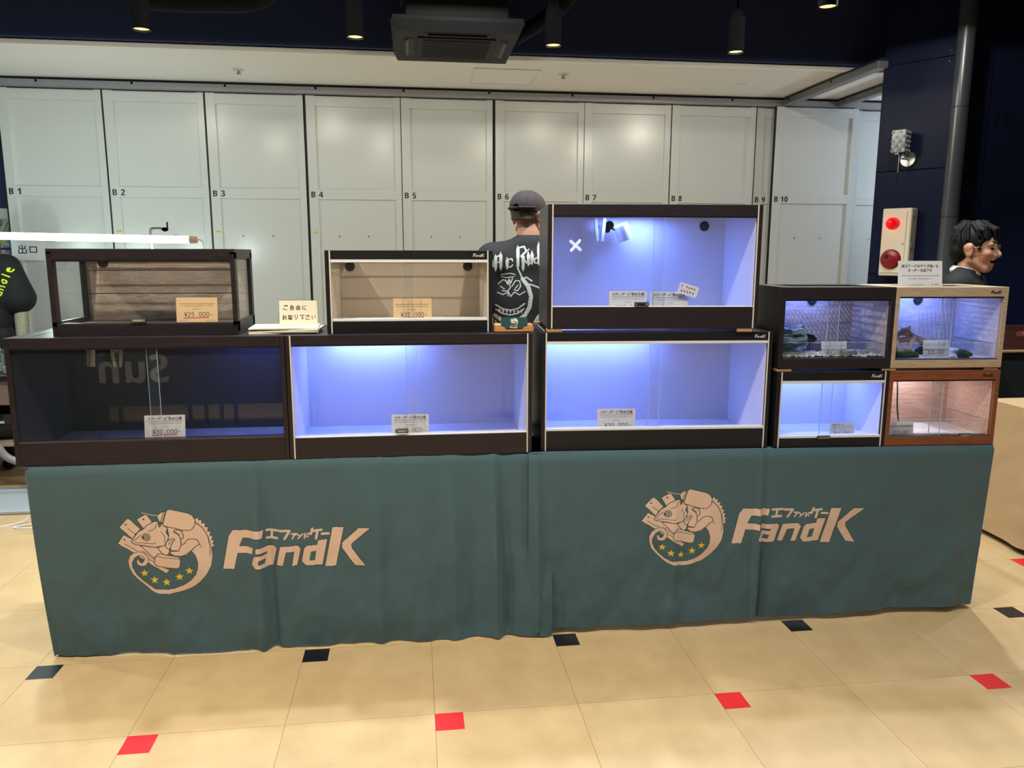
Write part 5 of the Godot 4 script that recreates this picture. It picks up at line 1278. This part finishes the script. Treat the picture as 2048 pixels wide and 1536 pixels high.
# ---------------------------------------------------------------- what the glass mirrors from behind the camera
func build_opposite() -> void:
	var dk := mat(Color(0.05, 0.055, 0.085), 0.8)
	var cl := mat(Color(0.80, 0.78, 0.74), 0.7)
	var t := thing("opposite_table", "table with a dark skirt and big pale letters across the aisle", "table", V(-0.18, 0, 3.75))
	part("table_top", bx(V(0, 0.72, 0), V(1.8, 0.03, 0.6), 0.004), dk, t)
	var sk := MB.new().smooth(60, 8, func(u, v): return V(lerpf(0.9, -0.9, u), lerpf(0.27, 0.735, v), -0.305 - 0.012 * sin(u * 40.0) * (1.0 - v)))
	var skirt := part("skirt", sk, dk, t)
	var bold := SystemFont.new(); bold.font_names = PackedStringArray(["Droid Sans"]); bold.font_weight = 700
	var tm := TextMesh.new(); tm.text = "Sun"; tm.font = bold; tm.font_size = 96; tm.pixel_size = 0.0031; tm.depth = 0.004
	var lt := part("lettering", tm, cl, skirt, V(-0.48, 0.56, -0.325))
	lt.rotation.y = PI
	for sx in [-0.8, -0.12, 0.12, 0.8]:
		for sz in [-0.22, 0.22]: part("leg", MB.new().tube([V(sx, 0, sz), V(sx, 0.705, sz)], 0.018, 10), M.plastic_black, t)
	var tl := MB.new().smooth(40, 6, func(u, v): return V(lerpf(-1.12, -3.0, u), lerpf(0.01, 0.745, v), 3.42 - 0.015 * sin(u * 30.0) * (1.0 - v)))
	tl.smooth(4, 2, func(u, v): return V(lerpf(-3.0, -1.12, u), 0.745, lerpf(4.1, 3.42, v)))
	tl.smooth(10, 6, func(u, v): return V(-1.12 + 0.01 * sin(u * 12.0) * (1.0 - v), lerpf(0.01, 0.745, v), lerpf(4.1, 3.42, u)))
	lone("opposite_cloth", tl, mat(Color(0.09, 0.13, 0.16), 0.85), "long dark cloth over the next table across the aisle", "tablecloth")
	lone("coiled_cable", MB.new().tube(smooth_path([V(0.15, 0.012, 3.5), V(0.45, 0.02, 3.4), V(0.6, 0.03, 3.55), V(0.3, 0.035, 3.62), V(0.12, 0.03, 3.5), V(0.4, 0.04, 3.42), V(0.62, 0.03, 3.5), V(1.2, 0.01, 3.7)], 6), 0.012, 8), M.plastic_black, "black cable coiled on the floor under the opposite table", "cable")
	# boxes on that table
	for i in 5: lone("stock_box", bx(V(0, 0.09 + 0.02 * (i % 2), 0), V(0.26, 0.18 + 0.04 * (i % 2), 0.3), 0.004), mat([Color(0.35, 0.3, 0.28), Color(0.2, 0.22, 0.28), Color(0.5, 0.5, 0.5)][i % 3], 0.6), "closed stock box on the opposite table, number %s from the left" % ["one", "two", "three", "four", "five"][i], "box", V(-0.90 + 0.34 * i, 0.7355, 3.75), 0.0, "stock boxes across the aisle")
	# a lit cross-shaped sign that the upper cage mirrors
	var s := thing("cross_light_sign", "lit white cross-shaped light sign on a post across the aisle", "sign", V(2.227, 0.0, 4.06))
	part("post", MB.new().tube([V(0, 0, 0.03), V(0, 1.50, 0.03)], 0.014, 10), M.plastic_black, s)
	part("base", MB.new().lathe(V(0, 0, 0.03), [[0.0, 0.0], [0.14, 0.0], [0.14, 0.012], [0.02, 0.02], [0.0, 0.02]], 24), M.plastic_black, s)
	var x := MB.new()
	x.xf = Transform3D(Basis(Vector3.BACK, PI / 4 + 0.08), V(0, 1.498, 0))
	x.box(Vector3.ZERO, V(0.130, 0.024, 0.02), 0.006).box(Vector3.ZERO, V(0.024, 0.130, 0.0198), 0.006)
	part("light_cross", x, glow(Color(0.95, 0.97, 1.0), 9.0), s)
	var ol := OmniLight3D.new(); ol.name = "cross_light"; ol.light_color = Color(0.95, 0.97, 1.0); ol.light_energy = 0.05; ol.light_size = 0.01; ol.omni_range = 8.0; ol.omni_attenuation = 2.0; ol.shadow_enabled = true; ol.position = V(0, 1.498, 0.07)
	s.add_child(ol)

# ---------------------------------------------------------------- people
func head_bones(c: Vector3, s: float, face: bool) -> Array:
	# c is the middle of the head, facing +z; s is the scale (1 = 0.235 m tall)
	var b := []
	var I := Basis.IDENTITY
	b.append([c + V(0, 0.030, -0.012) * s, V(0.076, 0.084, 0.094) * s, I])        # cranium
	b.append([c + V(0, -0.020, 0.030) * s, V(0.062, 0.075, 0.060) * s, I])        # face
	b.append([c + V(0, -0.085, 0.052) * s, V(0.034, 0.026, 0.030) * s, I])        # chin
	b.append([c + V(-0.050, -0.055, 0.0) * s, c + V(-0.024, -0.092, 0.050) * s, 0.020 * s, 0.018 * s])
	b.append([c + V(0.050, -0.055, 0.0) * s, c + V(0.024, -0.092, 0.050) * s, 0.020 * s, 0.018 * s])
	if face:
		b.append([c + V(0, 0.008, 0.084) * s, c + V(0, -0.022, 0.104) * s, 0.008 * s, 0.012 * s])   # nose
		b.append([c + V(-0.011, -0.027, 0.090) * s, V(0.010, 0.008, 0.010) * s, I]); b.append([c + V(0.011, -0.027, 0.090) * s, V(0.010, 0.008, 0.010) * s, I])
		b.append([c + V(-0.045, 0.026, 0.072) * s, c + V(0.045, 0.026, 0.072) * s, 0.011 * s, 0.011 * s])  # brow
		b.append([c + V(-0.040, -0.020, 0.062) * s, V(0.020, 0.018, 0.018) * s, I]); b.append([c + V(0.040, -0.020, 0.062) * s, V(0.020, 0.018, 0.018) * s, I])  # cheeks
		b.append([c + V(-0.018, -0.049, 0.080) * s, c + V(0.018, -0.049, 0.080) * s, 0.007 * s, 0.007 * s])  # lips
		b.append([c + V(-0.016, -0.065, 0.077) * s, c + V(0.016, -0.065, 0.077) * s, 0.008 * s, 0.008 * s])
	for q in [-1.0, 1.0]:
		var eb := Basis(Vector3.UP, q * 0.35) * Basis(Vector3.RIGHT, -0.15)
		b.append([c + V(0.078 * q, -0.006, -0.010) * s, V(0.007, 0.031, 0.019) * s, eb])
		b.append([c + V(0.083 * q, 0.014, -0.014) * s, V(0.006, 0.013, 0.018) * s, eb])
	return b

func hand_bones(w: Vector3, down: Vector3, side: float) -> Array:
	# palm and five slightly curled fingers; w is the wrist, the palm faces the thigh
	var b := []
	var fwd := Vector3(0, 0, 1)
	var inw := Vector3(-side, 0, 0)
	var palm := w + down * 0.085
	b.append([w, palm, 0.026, 0.024]); 
	for i in 4:
		var off := fwd * (0.030 - 0.020 * i)
		var root := w + down * 0.088 + off
		var L: float = [0.072, 0.080, 0.074, 0.058][i]
		b.append([w + down * 0.04 + off * 0.8, root, 0.014, 0.011])
		var k1 := root + (down + inw * 0.15).normalized() * L * 0.5
		var k2 := k1 + (down + inw * 0.55).normalized() * L * 0.3
		var k3 := k2 + (down + inw * 1.0).normalized() * L * 0.25
		b.append([root, k1, 0.0095, 0.009]); b.append([k1, k2, 0.009, 0.0085]); b.append([k2, k3, 0.0085, 0.007])
	var t0 := w + down * 0.03 + fwd * 0.026
	var t1 := t0 + (down * 0.75 + fwd * 0.6).normalized() * 0.042
	b.append([w + down * 0.02 + fwd * 0.01, t0, 0.014, 0.013]); b.append([t0, t1, 0.0115, 0.010]); b.append([t1, t1 + (down + inw * 0.25).normalized() * 0.03, 0.0095, 0.008])
	return b

# cfg: scale, head_turn, head_tilt, fine (cell of the head), face, sleeve ("short" or "long")
func person(label: String, at: Vector3, turn: float, cfg: Dictionary) -> Node3D:
	var n := thing("person", label, "person", at, turn)
	var s: float = cfg.scale
	var neck := V(0, 1.46, -0.005) * s
	var hc := V(0, 1.605, 0.030) * s
	var skin := MB.new()
	# trunk, arms and legs (under the clothes) and neck
	var arm := []
	var hands := []
	var spread: float = cfg.get("spread", 0.06)
	for q in [-1.0, 1.0]:
		var sh := V(0.185 * q, 1.395, -0.01) * s
		var el := V((0.205 + spread) * q, 1.105, -0.02) * s
		var wr := V((0.205 + spread * 1.2) * q, 0.865, 0.05) * s
		arm.append([sh, el, wr])
		hands.append([wr, (wr - el).normalized(), q])
	var body := [[V(0, 1.20, 0.0) * s, V(0.150, 0.21, 0.095) * s, Basis.IDENTITY], [V(0, 1.0, 0.0) * s, V(0.14, 0.13, 0.095) * s, Basis.IDENTITY], [V(-0.12, 1.37, -0.01) * s, V(0.12, 1.37, -0.01) * s, 0.062 * s, 0.062 * s], [V(0, 1.40, -0.012) * s, neck + V(0, 0.05, 0.012) * s, 0.062 * s, 0.052 * s], [neck, hc + V(0, -0.04, -0.018) * s, 0.053 * s, 0.050 * s]]
	for a in arm:
		body.append([a[0], a[1], 0.050 * s, 0.040 * s]); body.append([a[1], a[2], 0.040 * s, 0.027 * s])
	for q in [-1.0, 1.0]:
		body.append([V(0.088 * q, 0.92, 0) * s, V(0.095 * q, 0.49, 0.01) * s, 0.082 * s, 0.055 * s]); body.append([V(0.095 * q, 0.49, 0.01) * s, V(0.10 * q, 0.07, -0.015) * s, 0.054 * s, 0.036 * s]); body.append([V(0.10 * q, 0.035, -0.02) * s, V(0.115 * q, 0.028, 0.13) * s, 0.032 * s, 0.026 * s])
	skin.blob(body, 0.014, 0.012)
	for h in hands: skin.blob(hand_bones(h[0], h[1], h[2]), 0.005, 0.003)
	var hx := Transform3D(Basis(Vector3.UP, cfg.get("head_turn", 0.0)) * Basis(Vector3.RIGHT, cfg.get("head_tilt", 0.0)), hc)
	skin.xf = hx
	skin.blob(head_bones(Vector3.ZERO, s * cfg.get("head_scale", 1.0), cfg.get("face", false)), cfg.get("fine", 0.007), 0.006)
	skin.xf = Transform3D.IDENTITY
	part("body", skin, cfg.get("skin", M.skin), n)
	# trousers and shoes
	var pants := MB.new()
	var pb := [[V(0, 0.98, 0) * s, V(0.155, 0.10, 0.108) * s, Basis.IDENTITY]]
	var shoes := MB.new()
	for q in [-1.0, 1.0]:
		pb.append([V(0.088 * q, 0.92, 0) * s, V(0.095 * q, 0.49, 0.01) * s, 0.095 * s, 0.072 * s]); pb.append([V(0.095 * q, 0.49, 0.01) * s, V(0.10 * q, 0.10, -0.01) * s, 0.070 * s, 0.062 * s])
		shoes.blob([[V(0.10 * q, 0.045, -0.045) * s, V(0.118 * q, 0.036, 0.16) * s, 0.045 * s, 0.038 * s], [V(0.10 * q, 0.09, -0.02) * s, V(0.10 * q, 0.05, 0.0) * s, 0.048 * s, 0.048 * s]], 0.012, 0.01, [[Vector3.DOWN, -0.001]])
	pants.blob(pb, 0.016, 0.014)
	part("trousers", pants, cfg.get("trousers", mat(Color(0.07, 0.07, 0.09), 0.8)), n)
	part("shoes", shoes, M.plastic_black, n)
	# shirt or jacket
	var sb := [[V(0, 1.21, 0.0) * s, V(0.178, 0.24, 0.122) * s, Basis.IDENTITY], [V(0, 1.02, 0.0) * s, V(0.175, 0.14, 0.125) * s, Basis.IDENTITY], [V(-0.125, 1.375, -0.012) * s, V(0.125, 1.375, -0.012) * s, 0.078 * s, 0.078 * s], [V(0, 1.40, -0.012) * s, V(0, 1.455, -0.008) * s, 0.092 * s, 0.074 * s]]
	for q in [-1.0, 1.0]: sb.append([V(0.045 * q, 1.455, -0.012) * s, V(0.165 * q, 1.405, -0.012) * s, 0.048 * s, 0.066 * s])
	for a in arm:
		if cfg.get("sleeve", "short") == "short": sb.append([a[0], a[0].lerp(a[1], 0.72), 0.078 * s, cfg.get("flare", 0.088) * s])
		else: sb.append([a[0], a[1], 0.074 * s, 0.062 * s]); sb.append([a[1], a[1].lerp(a[2], 0.93), 0.062 * s, 0.048 * s])
	var shirt := MB.new()
	shirt.blob(sb, 0.011, 0.016, [[V(0, 1, 0.25).normalized(), (1.472 if cfg.get("sleeve", "short") == "short" else 1.455) * s], [Vector3.DOWN, -0.87 * s]])
	nodes[label] = [n, hx, s]
	# planar print: u, v over a square on the chest or on the back
	if cfg.has("print"):
		var side: float = cfg.print_side
		var box: Rect2 = cfg.print_box
		for i in shirt.uv.size():
			var P: Vector3 = shirt.v[i]
			var ok: bool = shirt.n[i].z * side > 0.05
			var px := P.x * side
			shirt.uv[i] = Vector2((px - box.position.x) / box.size.x, (box.end.y - P.y) / box.size.y) if ok else Vector2(-2, -2)
		var sm := printed(cfg.print, 0.85)
		part("shirt", shirt, sm, n)
	else: part(cfg.get("top_name", "shirt"), shirt, cfg.top, n)
	return n

func back_print() -> ImageTexture:
	# a pale blackletter word across the shoulders over a grinning animal head
	var bk := Color(0.105, 0.095, 0.105)
	var c := Canvas.new(420, 560, bk)
	var w := Color(0.74, 0.73, 0.70)
	var P := func(a: Array) -> PackedVector2Array: return flat_array(a)
	# stems of the letters: x, top, bottom
	for q in [[30, 92, 170], [58, 78, 166], [92, 108, 160], [150, 40, 158], [178, 84, 168], [206, 74, 140], [226, 70, 132], [262, 22, 134], [290, 34, 126], [318, 52, 120], [346, 46, 150]]:
		var x: float = q[0]
		var y0: float = q[1]
		var y1: float = q[2]
		c.fill(P.call([x - 8, y0 + 12, x, y0 - 16, x + 6, y0 + 2, x + 10, y0 + 10, x + 9, y1 - 14, x + 1, y1 + 12, x - 7, y1 - 10]), w)
	for q in [[[58, 84, 30, 96], 9], [[30, 130, 58, 122], 7], [[92, 112, 118, 104, 122, 118], 8], [[92, 156, 116, 150, 122, 140], 8], [[150, 44, 184, 34, 196, 62, 168, 90], 10], [[168, 90, 198, 128], 10], [[206, 138, 226, 128], 8], [[262, 96, 240, 104, 240, 128, 262, 130], 8], [[318, 116, 346, 106], 8], [[346, 150, 338, 196], 9], [[14, 116, 18, 150], 7], [[60, 196, 110, 188, 136, 196], 6], [[150, 160, 164, 190, 176, 222], 9], [[196, 62, 210, 50], 6], [[262, 22, 276, 14], 6], [[290, 34, 304, 22], 6]]: c.line(P.call(q[0]), q[1], w)
	# head
	for q in [[[44, 250, 70, 226, 100, 238, 112, 268, 96, 292, 66, 290], 6], [[120, 262, 138, 230, 160, 232, 166, 262, 150, 288, 130, 284], 6], [[84, 226, 96, 252, 104, 222, 112, 246, 122, 218], 6], [[56, 264, 78, 280], 6], [[136, 276, 152, 256], 6], [[40, 300, 70, 312, 100, 296, 112, 322, 132, 296, 160, 312, 190, 292], 6], [[100, 296, 96, 320], 5], [[60, 206, 90, 214, 130, 208], 5],
		[[176, 220, 206, 262, 222, 320, 214, 384, 190, 430, 150, 462, 100, 470, 50, 456, 24, 436], 22], [[176, 220, 196, 210, 226, 232], 8], [[30, 372, 70, 396, 110, 402, 150, 392, 188, 362], 8], [[30, 400, 70, 424, 110, 430, 150, 420, 184, 392], 8],
		[[214, 250, 262, 268, 288, 300, 300, 350, 320, 388, 318, 430], 8], [[300, 350, 276, 372], 6], [[240, 470, 262, 430, 256, 486], 8], [[206, 480, 250, 500], 9], [[20, 470, 60, 508, 110, 520], 14]]: c.line(P.call(q[0]), q[1], w)
	for k in 9: c.line(P.call([216 - absf(k - 4) * 3.0, 262 + k * 20]), 5, bk)
	for k in 7: c.line(P.call([42 + k * 22, 452 + 12 * sin(k * 0.5), 46 + k * 22, 476 + 6 * sin(k * 0.5)]), 3, bk)
	for k in 7: c.fill(P.call([44 + k * 20, 396 + 8 * sin(k * 0.5), 58 + k * 20, 398 + 8 * sin(k * 0.5), 51 + k * 20, 424]), w)
	for k in 2: c.fill(P.call([270 + k * 44, 474 - k * 6, 304 + k * 44, 466 - k * 6, 308 + k * 44, 524, 274 + k * 44, 532]), w)
	for k in 2: c.fill(P.call([280 + k * 44, 486 - k * 6, 292 + k * 44, 484 - k * 6, 294 + k * 44, 516, 284 + k * 44, 518]), bk)
	return c.tex()

func build_people() -> void:
	# --- person in the cap, back to the camera
	var p1 := "person in a dark cap and printed black t-shirt seen from behind"
	var n := person(p1, V(2.075, 0, -1.04), PI - 0.12, {"scale": 1.0, "head_turn": -0.62, "head_tilt": 0.14, "fine": 0.005, "print": back_print(), "print_side": -1.0, "print_box": Rect2(-0.19, 1.02, 0.38, 0.47)})
	var hx: Transform3D = nodes[p1][1]
	# hair cropped short at the back and the sides
	var hair := MB.new(); hair.xf = hx
	hair.blob([[V(0, 0.030, -0.013), V(0.0785, 0.086, 0.0965), Basis.IDENTITY], [V(0, -0.028, -0.045), V(0.062, 0.046, 0.052), Basis.IDENTITY]], 0.006, 0.005, [[V(0, 0.3, 1).normalized(), 0.012], [V(0, -1, 0.15).normalized(), 0.016]])
	part("hair", hair, mat(Color(0.27, 0.21, 0.18), 0.85), n)
	var cap := MB.new(); cap.xf = hx
	cap.blob([[V(0, 0.046, -0.010), V(0.086, 0.084, 0.106), Basis.IDENTITY]], 0.005, 0.004, [[V(0, -1, -0.22).normalized(), -0.004]])
	cap.blob([[V(0, 0.022, 0.122), V(0.078, 0.007, 0.075), Basis(Vector3.RIGHT, 0.2)]], 0.006, 0.003)
	var cm := mat(Color(0.235, 0.185, 0.20), 0.85)
	var cp := part("cap", cap, cm, n)
	var gap := MB.new(); gap.xf = hx
	gap.ball(V(0, 0.034, -0.083), V(0.034, 0.030, 0.036))
	part("cap_opening", gap, mat(Color(0.075, 0.06, 0.06), 0.8), cp)
	var strap := MB.new(); strap.xf = hx
	strap.tube([V(-0.078, 0.034, -0.062), V(-0.05, 0.030, -0.096), V(-0.025, 0.027, -0.112), V(0, 0.026, -0.118), V(0.025, 0.027, -0.112), V(0.05, 0.030, -0.096), V(0.078, 0.034, -0.062)], 0.0065, 8)
	part("strap", strap, mat(Color(0.13, 0.10, 0.11), 0.8), cp)
	var buckle := MB.new(); buckle.xf = hx
	buckle.box(V(-0.016, 0.027, -0.123), V(0.007, 0.020, 0.006), 0.001)
	part("buckle", buckle, M.chrome, cp)
	for q in [-1.2, -0.62, 0.62, 1.2]:
		var seam := MB.new(); seam.xf = hx
		var pts := []
		for i in 9:
			var a := PI * 0.5 * i / 8.0
			pts.append(V(sin(q) * cos(a) * 0.0862, 0.046 + sin(a) * 0.0842, -0.010 - cos(q) * cos(a) * 0.1062))
		seam.tube(pts, 0.0011, 5)
		part("seam", seam, mat(Color(0.18, 0.14, 0.15), 0.9), cp)

	# --- person with glasses at the right
	var p2 := "person in a dark jacket with round glasses, smiling to the right"
	n = person(p2, V(4.44, 0, -1.0), 0.72, {"scale": 0.905, "head_scale": 1.18, "head_turn": -0.02, "head_tilt": 0.02, "fine": 0.0045, "face": true, "sleeve": "long", "top_name": "jacket", "top": mat(Color(0.045, 0.045, 0.055), 0.8)})
	hx = nodes[p2][1]
	var s := 0.905 * 1.18
	hair = MB.new(); hair.xf = hx
	var hb := [[V(0, 0.046, -0.022) * s, V(0.086, 0.086, 0.098) * s, Basis.IDENTITY], [V(0, -0.002, -0.062) * s, V(0.074, 0.066, 0.054) * s, Basis.IDENTITY]]
	var rng := RandomNumberGenerator.new(); rng.seed = 3
	for i in 60:
		# locks combed over from the crown towards the forehead and the sides
		var a := rng.randf_range(-PI, PI)
		var reach := 0.085 + 0.012 * rng.randf()
		var r0 := V(sin(a) * 0.045, 0.128 + rng.randf_range(-0.006, 0.010), cos(a) * 0.05 - 0.018) * s
		var r1 := V(sin(a + 0.25) * reach * 0.92, 0.098 + rng.randf_range(-0.012, 0.012), cos(a + 0.25) * reach * 1.05 - 0.014) * s
		var r2 := V(sin(a + 0.35) * reach * 1.04, 0.050 + rng.randf_range(-0.022, 0.02), cos(a + 0.35) * reach * 1.12 - 0.014) * s
		hb.append([r0, r1, 0.008 * s, 0.0065 * s]); hb.append([r1, r2, 0.0065 * s, 0.003 * s])
	for q in [-1.0, 1.0]: hb.append([V(0.073 * q, 0.035, 0.030) * s, V(0.073 * q, -0.004, 0.032) * s, 0.012 * s, 0.005 * s])
	hair.blob(hb, 0.0035, 0.0025, [[V(0, -0.85, 1).normalized(), 0.034 * s], [V(0, -1, 0).normalized(), 0.072 * s]])
	part("hair", hair, mat(Color(0.045, 0.038, 0.042), 0.62, 0.0, 0.35), n)
	# glasses
	var gm := mat(Color(0.55, 0.47, 0.36), 0.25, 0.8)
	var gl := MB.new(); gl.xf = hx
	for q in [-1.0, 1.0]:
		var ring := []
		for i in 25: ring.append(V(0.033 * q + cos(TAU * i / 24) * 0.023, 0.006 + sin(TAU * i / 24) * 0.022, 0.098 - absf(cos(TAU * i / 24) * 0.5 + 0.5 * q) * 0.002) * s)
		gl.tube(ring, 0.0016, 6, false)
		gl.tube([V(0.056 * q, 0.010, 0.096) * s, V(0.076 * q, 0.012, 0.070) * s, V(0.084 * q, 0.010, -0.004) * s, V(0.082 * q, -0.012, -0.022) * s], 0.0015, 6)
	gl.tube([V(-0.011, 0.010, 0.100) * s, V(0, 0.013, 0.104) * s, V(0.011, 0.010, 0.100) * s], 0.0015, 6)
	var gp := part("glasses", gl, gm, n)
	for q in [-1.0, 1.0]:
		var le := MB.new(); le.xf = hx
		le.lathe(V(0.033 * q, 0.006, 0.098) * s, [[0.0, 0.001], [0.022 * s, 0.0]], 24, Basis(Vector3.RIGHT, PI / 2))
		part("lens", le, pane(0.05), gp)
	var ey := MB.new(); ey.xf = hx
	for q in [-1.0, 1.0]: ey.ball(V(0.032 * q, 0.006, 0.079) * s, V(0.013, 0.0045, 0.006) * s)
	part("eyes", ey, mat(Color(0.07, 0.05, 0.045), 0.2), n)
	var brow := MB.new(); brow.xf = hx
	for q in [-1.0, 1.0]: brow.tube([V(0.014 * q, 0.034, 0.088) * s, V(0.034 * q, 0.040, 0.084) * s, V(0.054 * q, 0.034, 0.068) * s], [0.003, 0.0035, 0.002], 6)
	part("eyebrows", brow, mat(Color(0.08, 0.06, 0.055), 0.7), n)
	var mo := MB.new(); mo.xf = hx
	mo.ball(V(0, -0.057, 0.080) * s, V(0.034, 0.012, 0.012) * s)
	var mp := part("mouth", mo, mat(Color(0.28, 0.10, 0.09), 0.4), n)
	var te := MB.new(); te.xf = hx
	te.ball(V(0, -0.053, 0.0825) * s, V(0.028, 0.006, 0.0115) * s)
	part("teeth", te, mat(Color(0.86, 0.83, 0.78), 0.3), mp)
	# white shirt collar
	var col := MB.new()
	col.smooth(32, 6, func(u, v):
		var a: float = -PI / 2 + 0.25 + u * (TAU - 0.5)
		var r: float = 0.062 - 0.004 * v + 0.014 * sin(v * PI)
		return V(-cos(a) * r * 1.05, 1.325 + 0.046 * v - 0.030 * (sin(-a) * 0.5 + 0.5) * (1.0 - v * 0.4), -0.008 + -sin(a) * r * 1.05) )
	part("collar", col, mat(Color(0.74, 0.72, 0.68), 0.8), n)

	# --- person at the left edge
	var p3 := "person in a black t-shirt with yellow print and tattooed arm at the left edge"
	var c := Canvas.new(300, 400, Color(0.035, 0.045, 0.065))
	var yel := Color(0.80, 0.86, 0.10)
	var strokes := ["j", "u", "n", "g", "l", "e"]
	for i in 6:
		var o := Vector2(120 + i * 16, 250 - i * 36)
		var tmp := Canvas.new(1, 1, Color.BLACK)
		for st in GLYPHS[strokes[i]].split("|"):
			var pts := PackedVector2Array()
			for k in range(0, st.length() - 1, 2): pts.append(o + Vector2((float(st[k]) - 4.0) * 3.6, (float(st[k + 1]) - 5.0) * 4.4).rotated(-1.13))
			c.line(pts, 8.5, yel)
	var tat := grained(Color(0.44, 0.46, 0.40), Color(0.66, 0.58, 0.50), V(7, 7, 7), 0.6, 29)
	n = person(p3, V(-1.33, 0, -2.70), 0.10, {"scale": 0.955, "flare": 0.115, "fine": 0.007, "face": true, "print": c.tex(), "print_side": 1.0, "print_box": Rect2(-0.02, 0.97, 0.34, 0.42), "skin": M.skin, "spread": 0.03})
	hx = nodes[p3][1]
	hair = MB.new(); hair.xf = hx
	hair.blob([[V(0, 0.040, -0.018), V(0.085, 0.085, 0.099), Basis.IDENTITY], [V(0, -0.005, -0.05), V(0.074, 0.06, 0.058), Basis.IDENTITY]], 0.007, 0.006, [[V(0, -0.7, 1).normalized(), 0.030], [V(0, -1, 0), 0.07]])
	part("hair", hair, mat(Color(0.07, 0.06, 0.06), 0.6), n)
	for q in [-1.0, 1.0]:
		var sh := V(0.185 * q, 1.395, -0.01) * 0.955
		var el := V(0.235 * q, 1.105, -0.02) * 0.955
		var wr := V(0.241 * q, 0.865, 0.05) * 0.955
		var tb := MB.new()
		tb.tube([sh.lerp(el, 0.62), sh.lerp(el, 0.85), el, el.lerp(wr, 0.3), el.lerp(wr, 0.7), el.lerp(wr, 0.95)], [0.0475, 0.0445, 0.0425, 0.0415, 0.034, 0.0295], 20, false)
		part("tattoo", tb, tat, n)
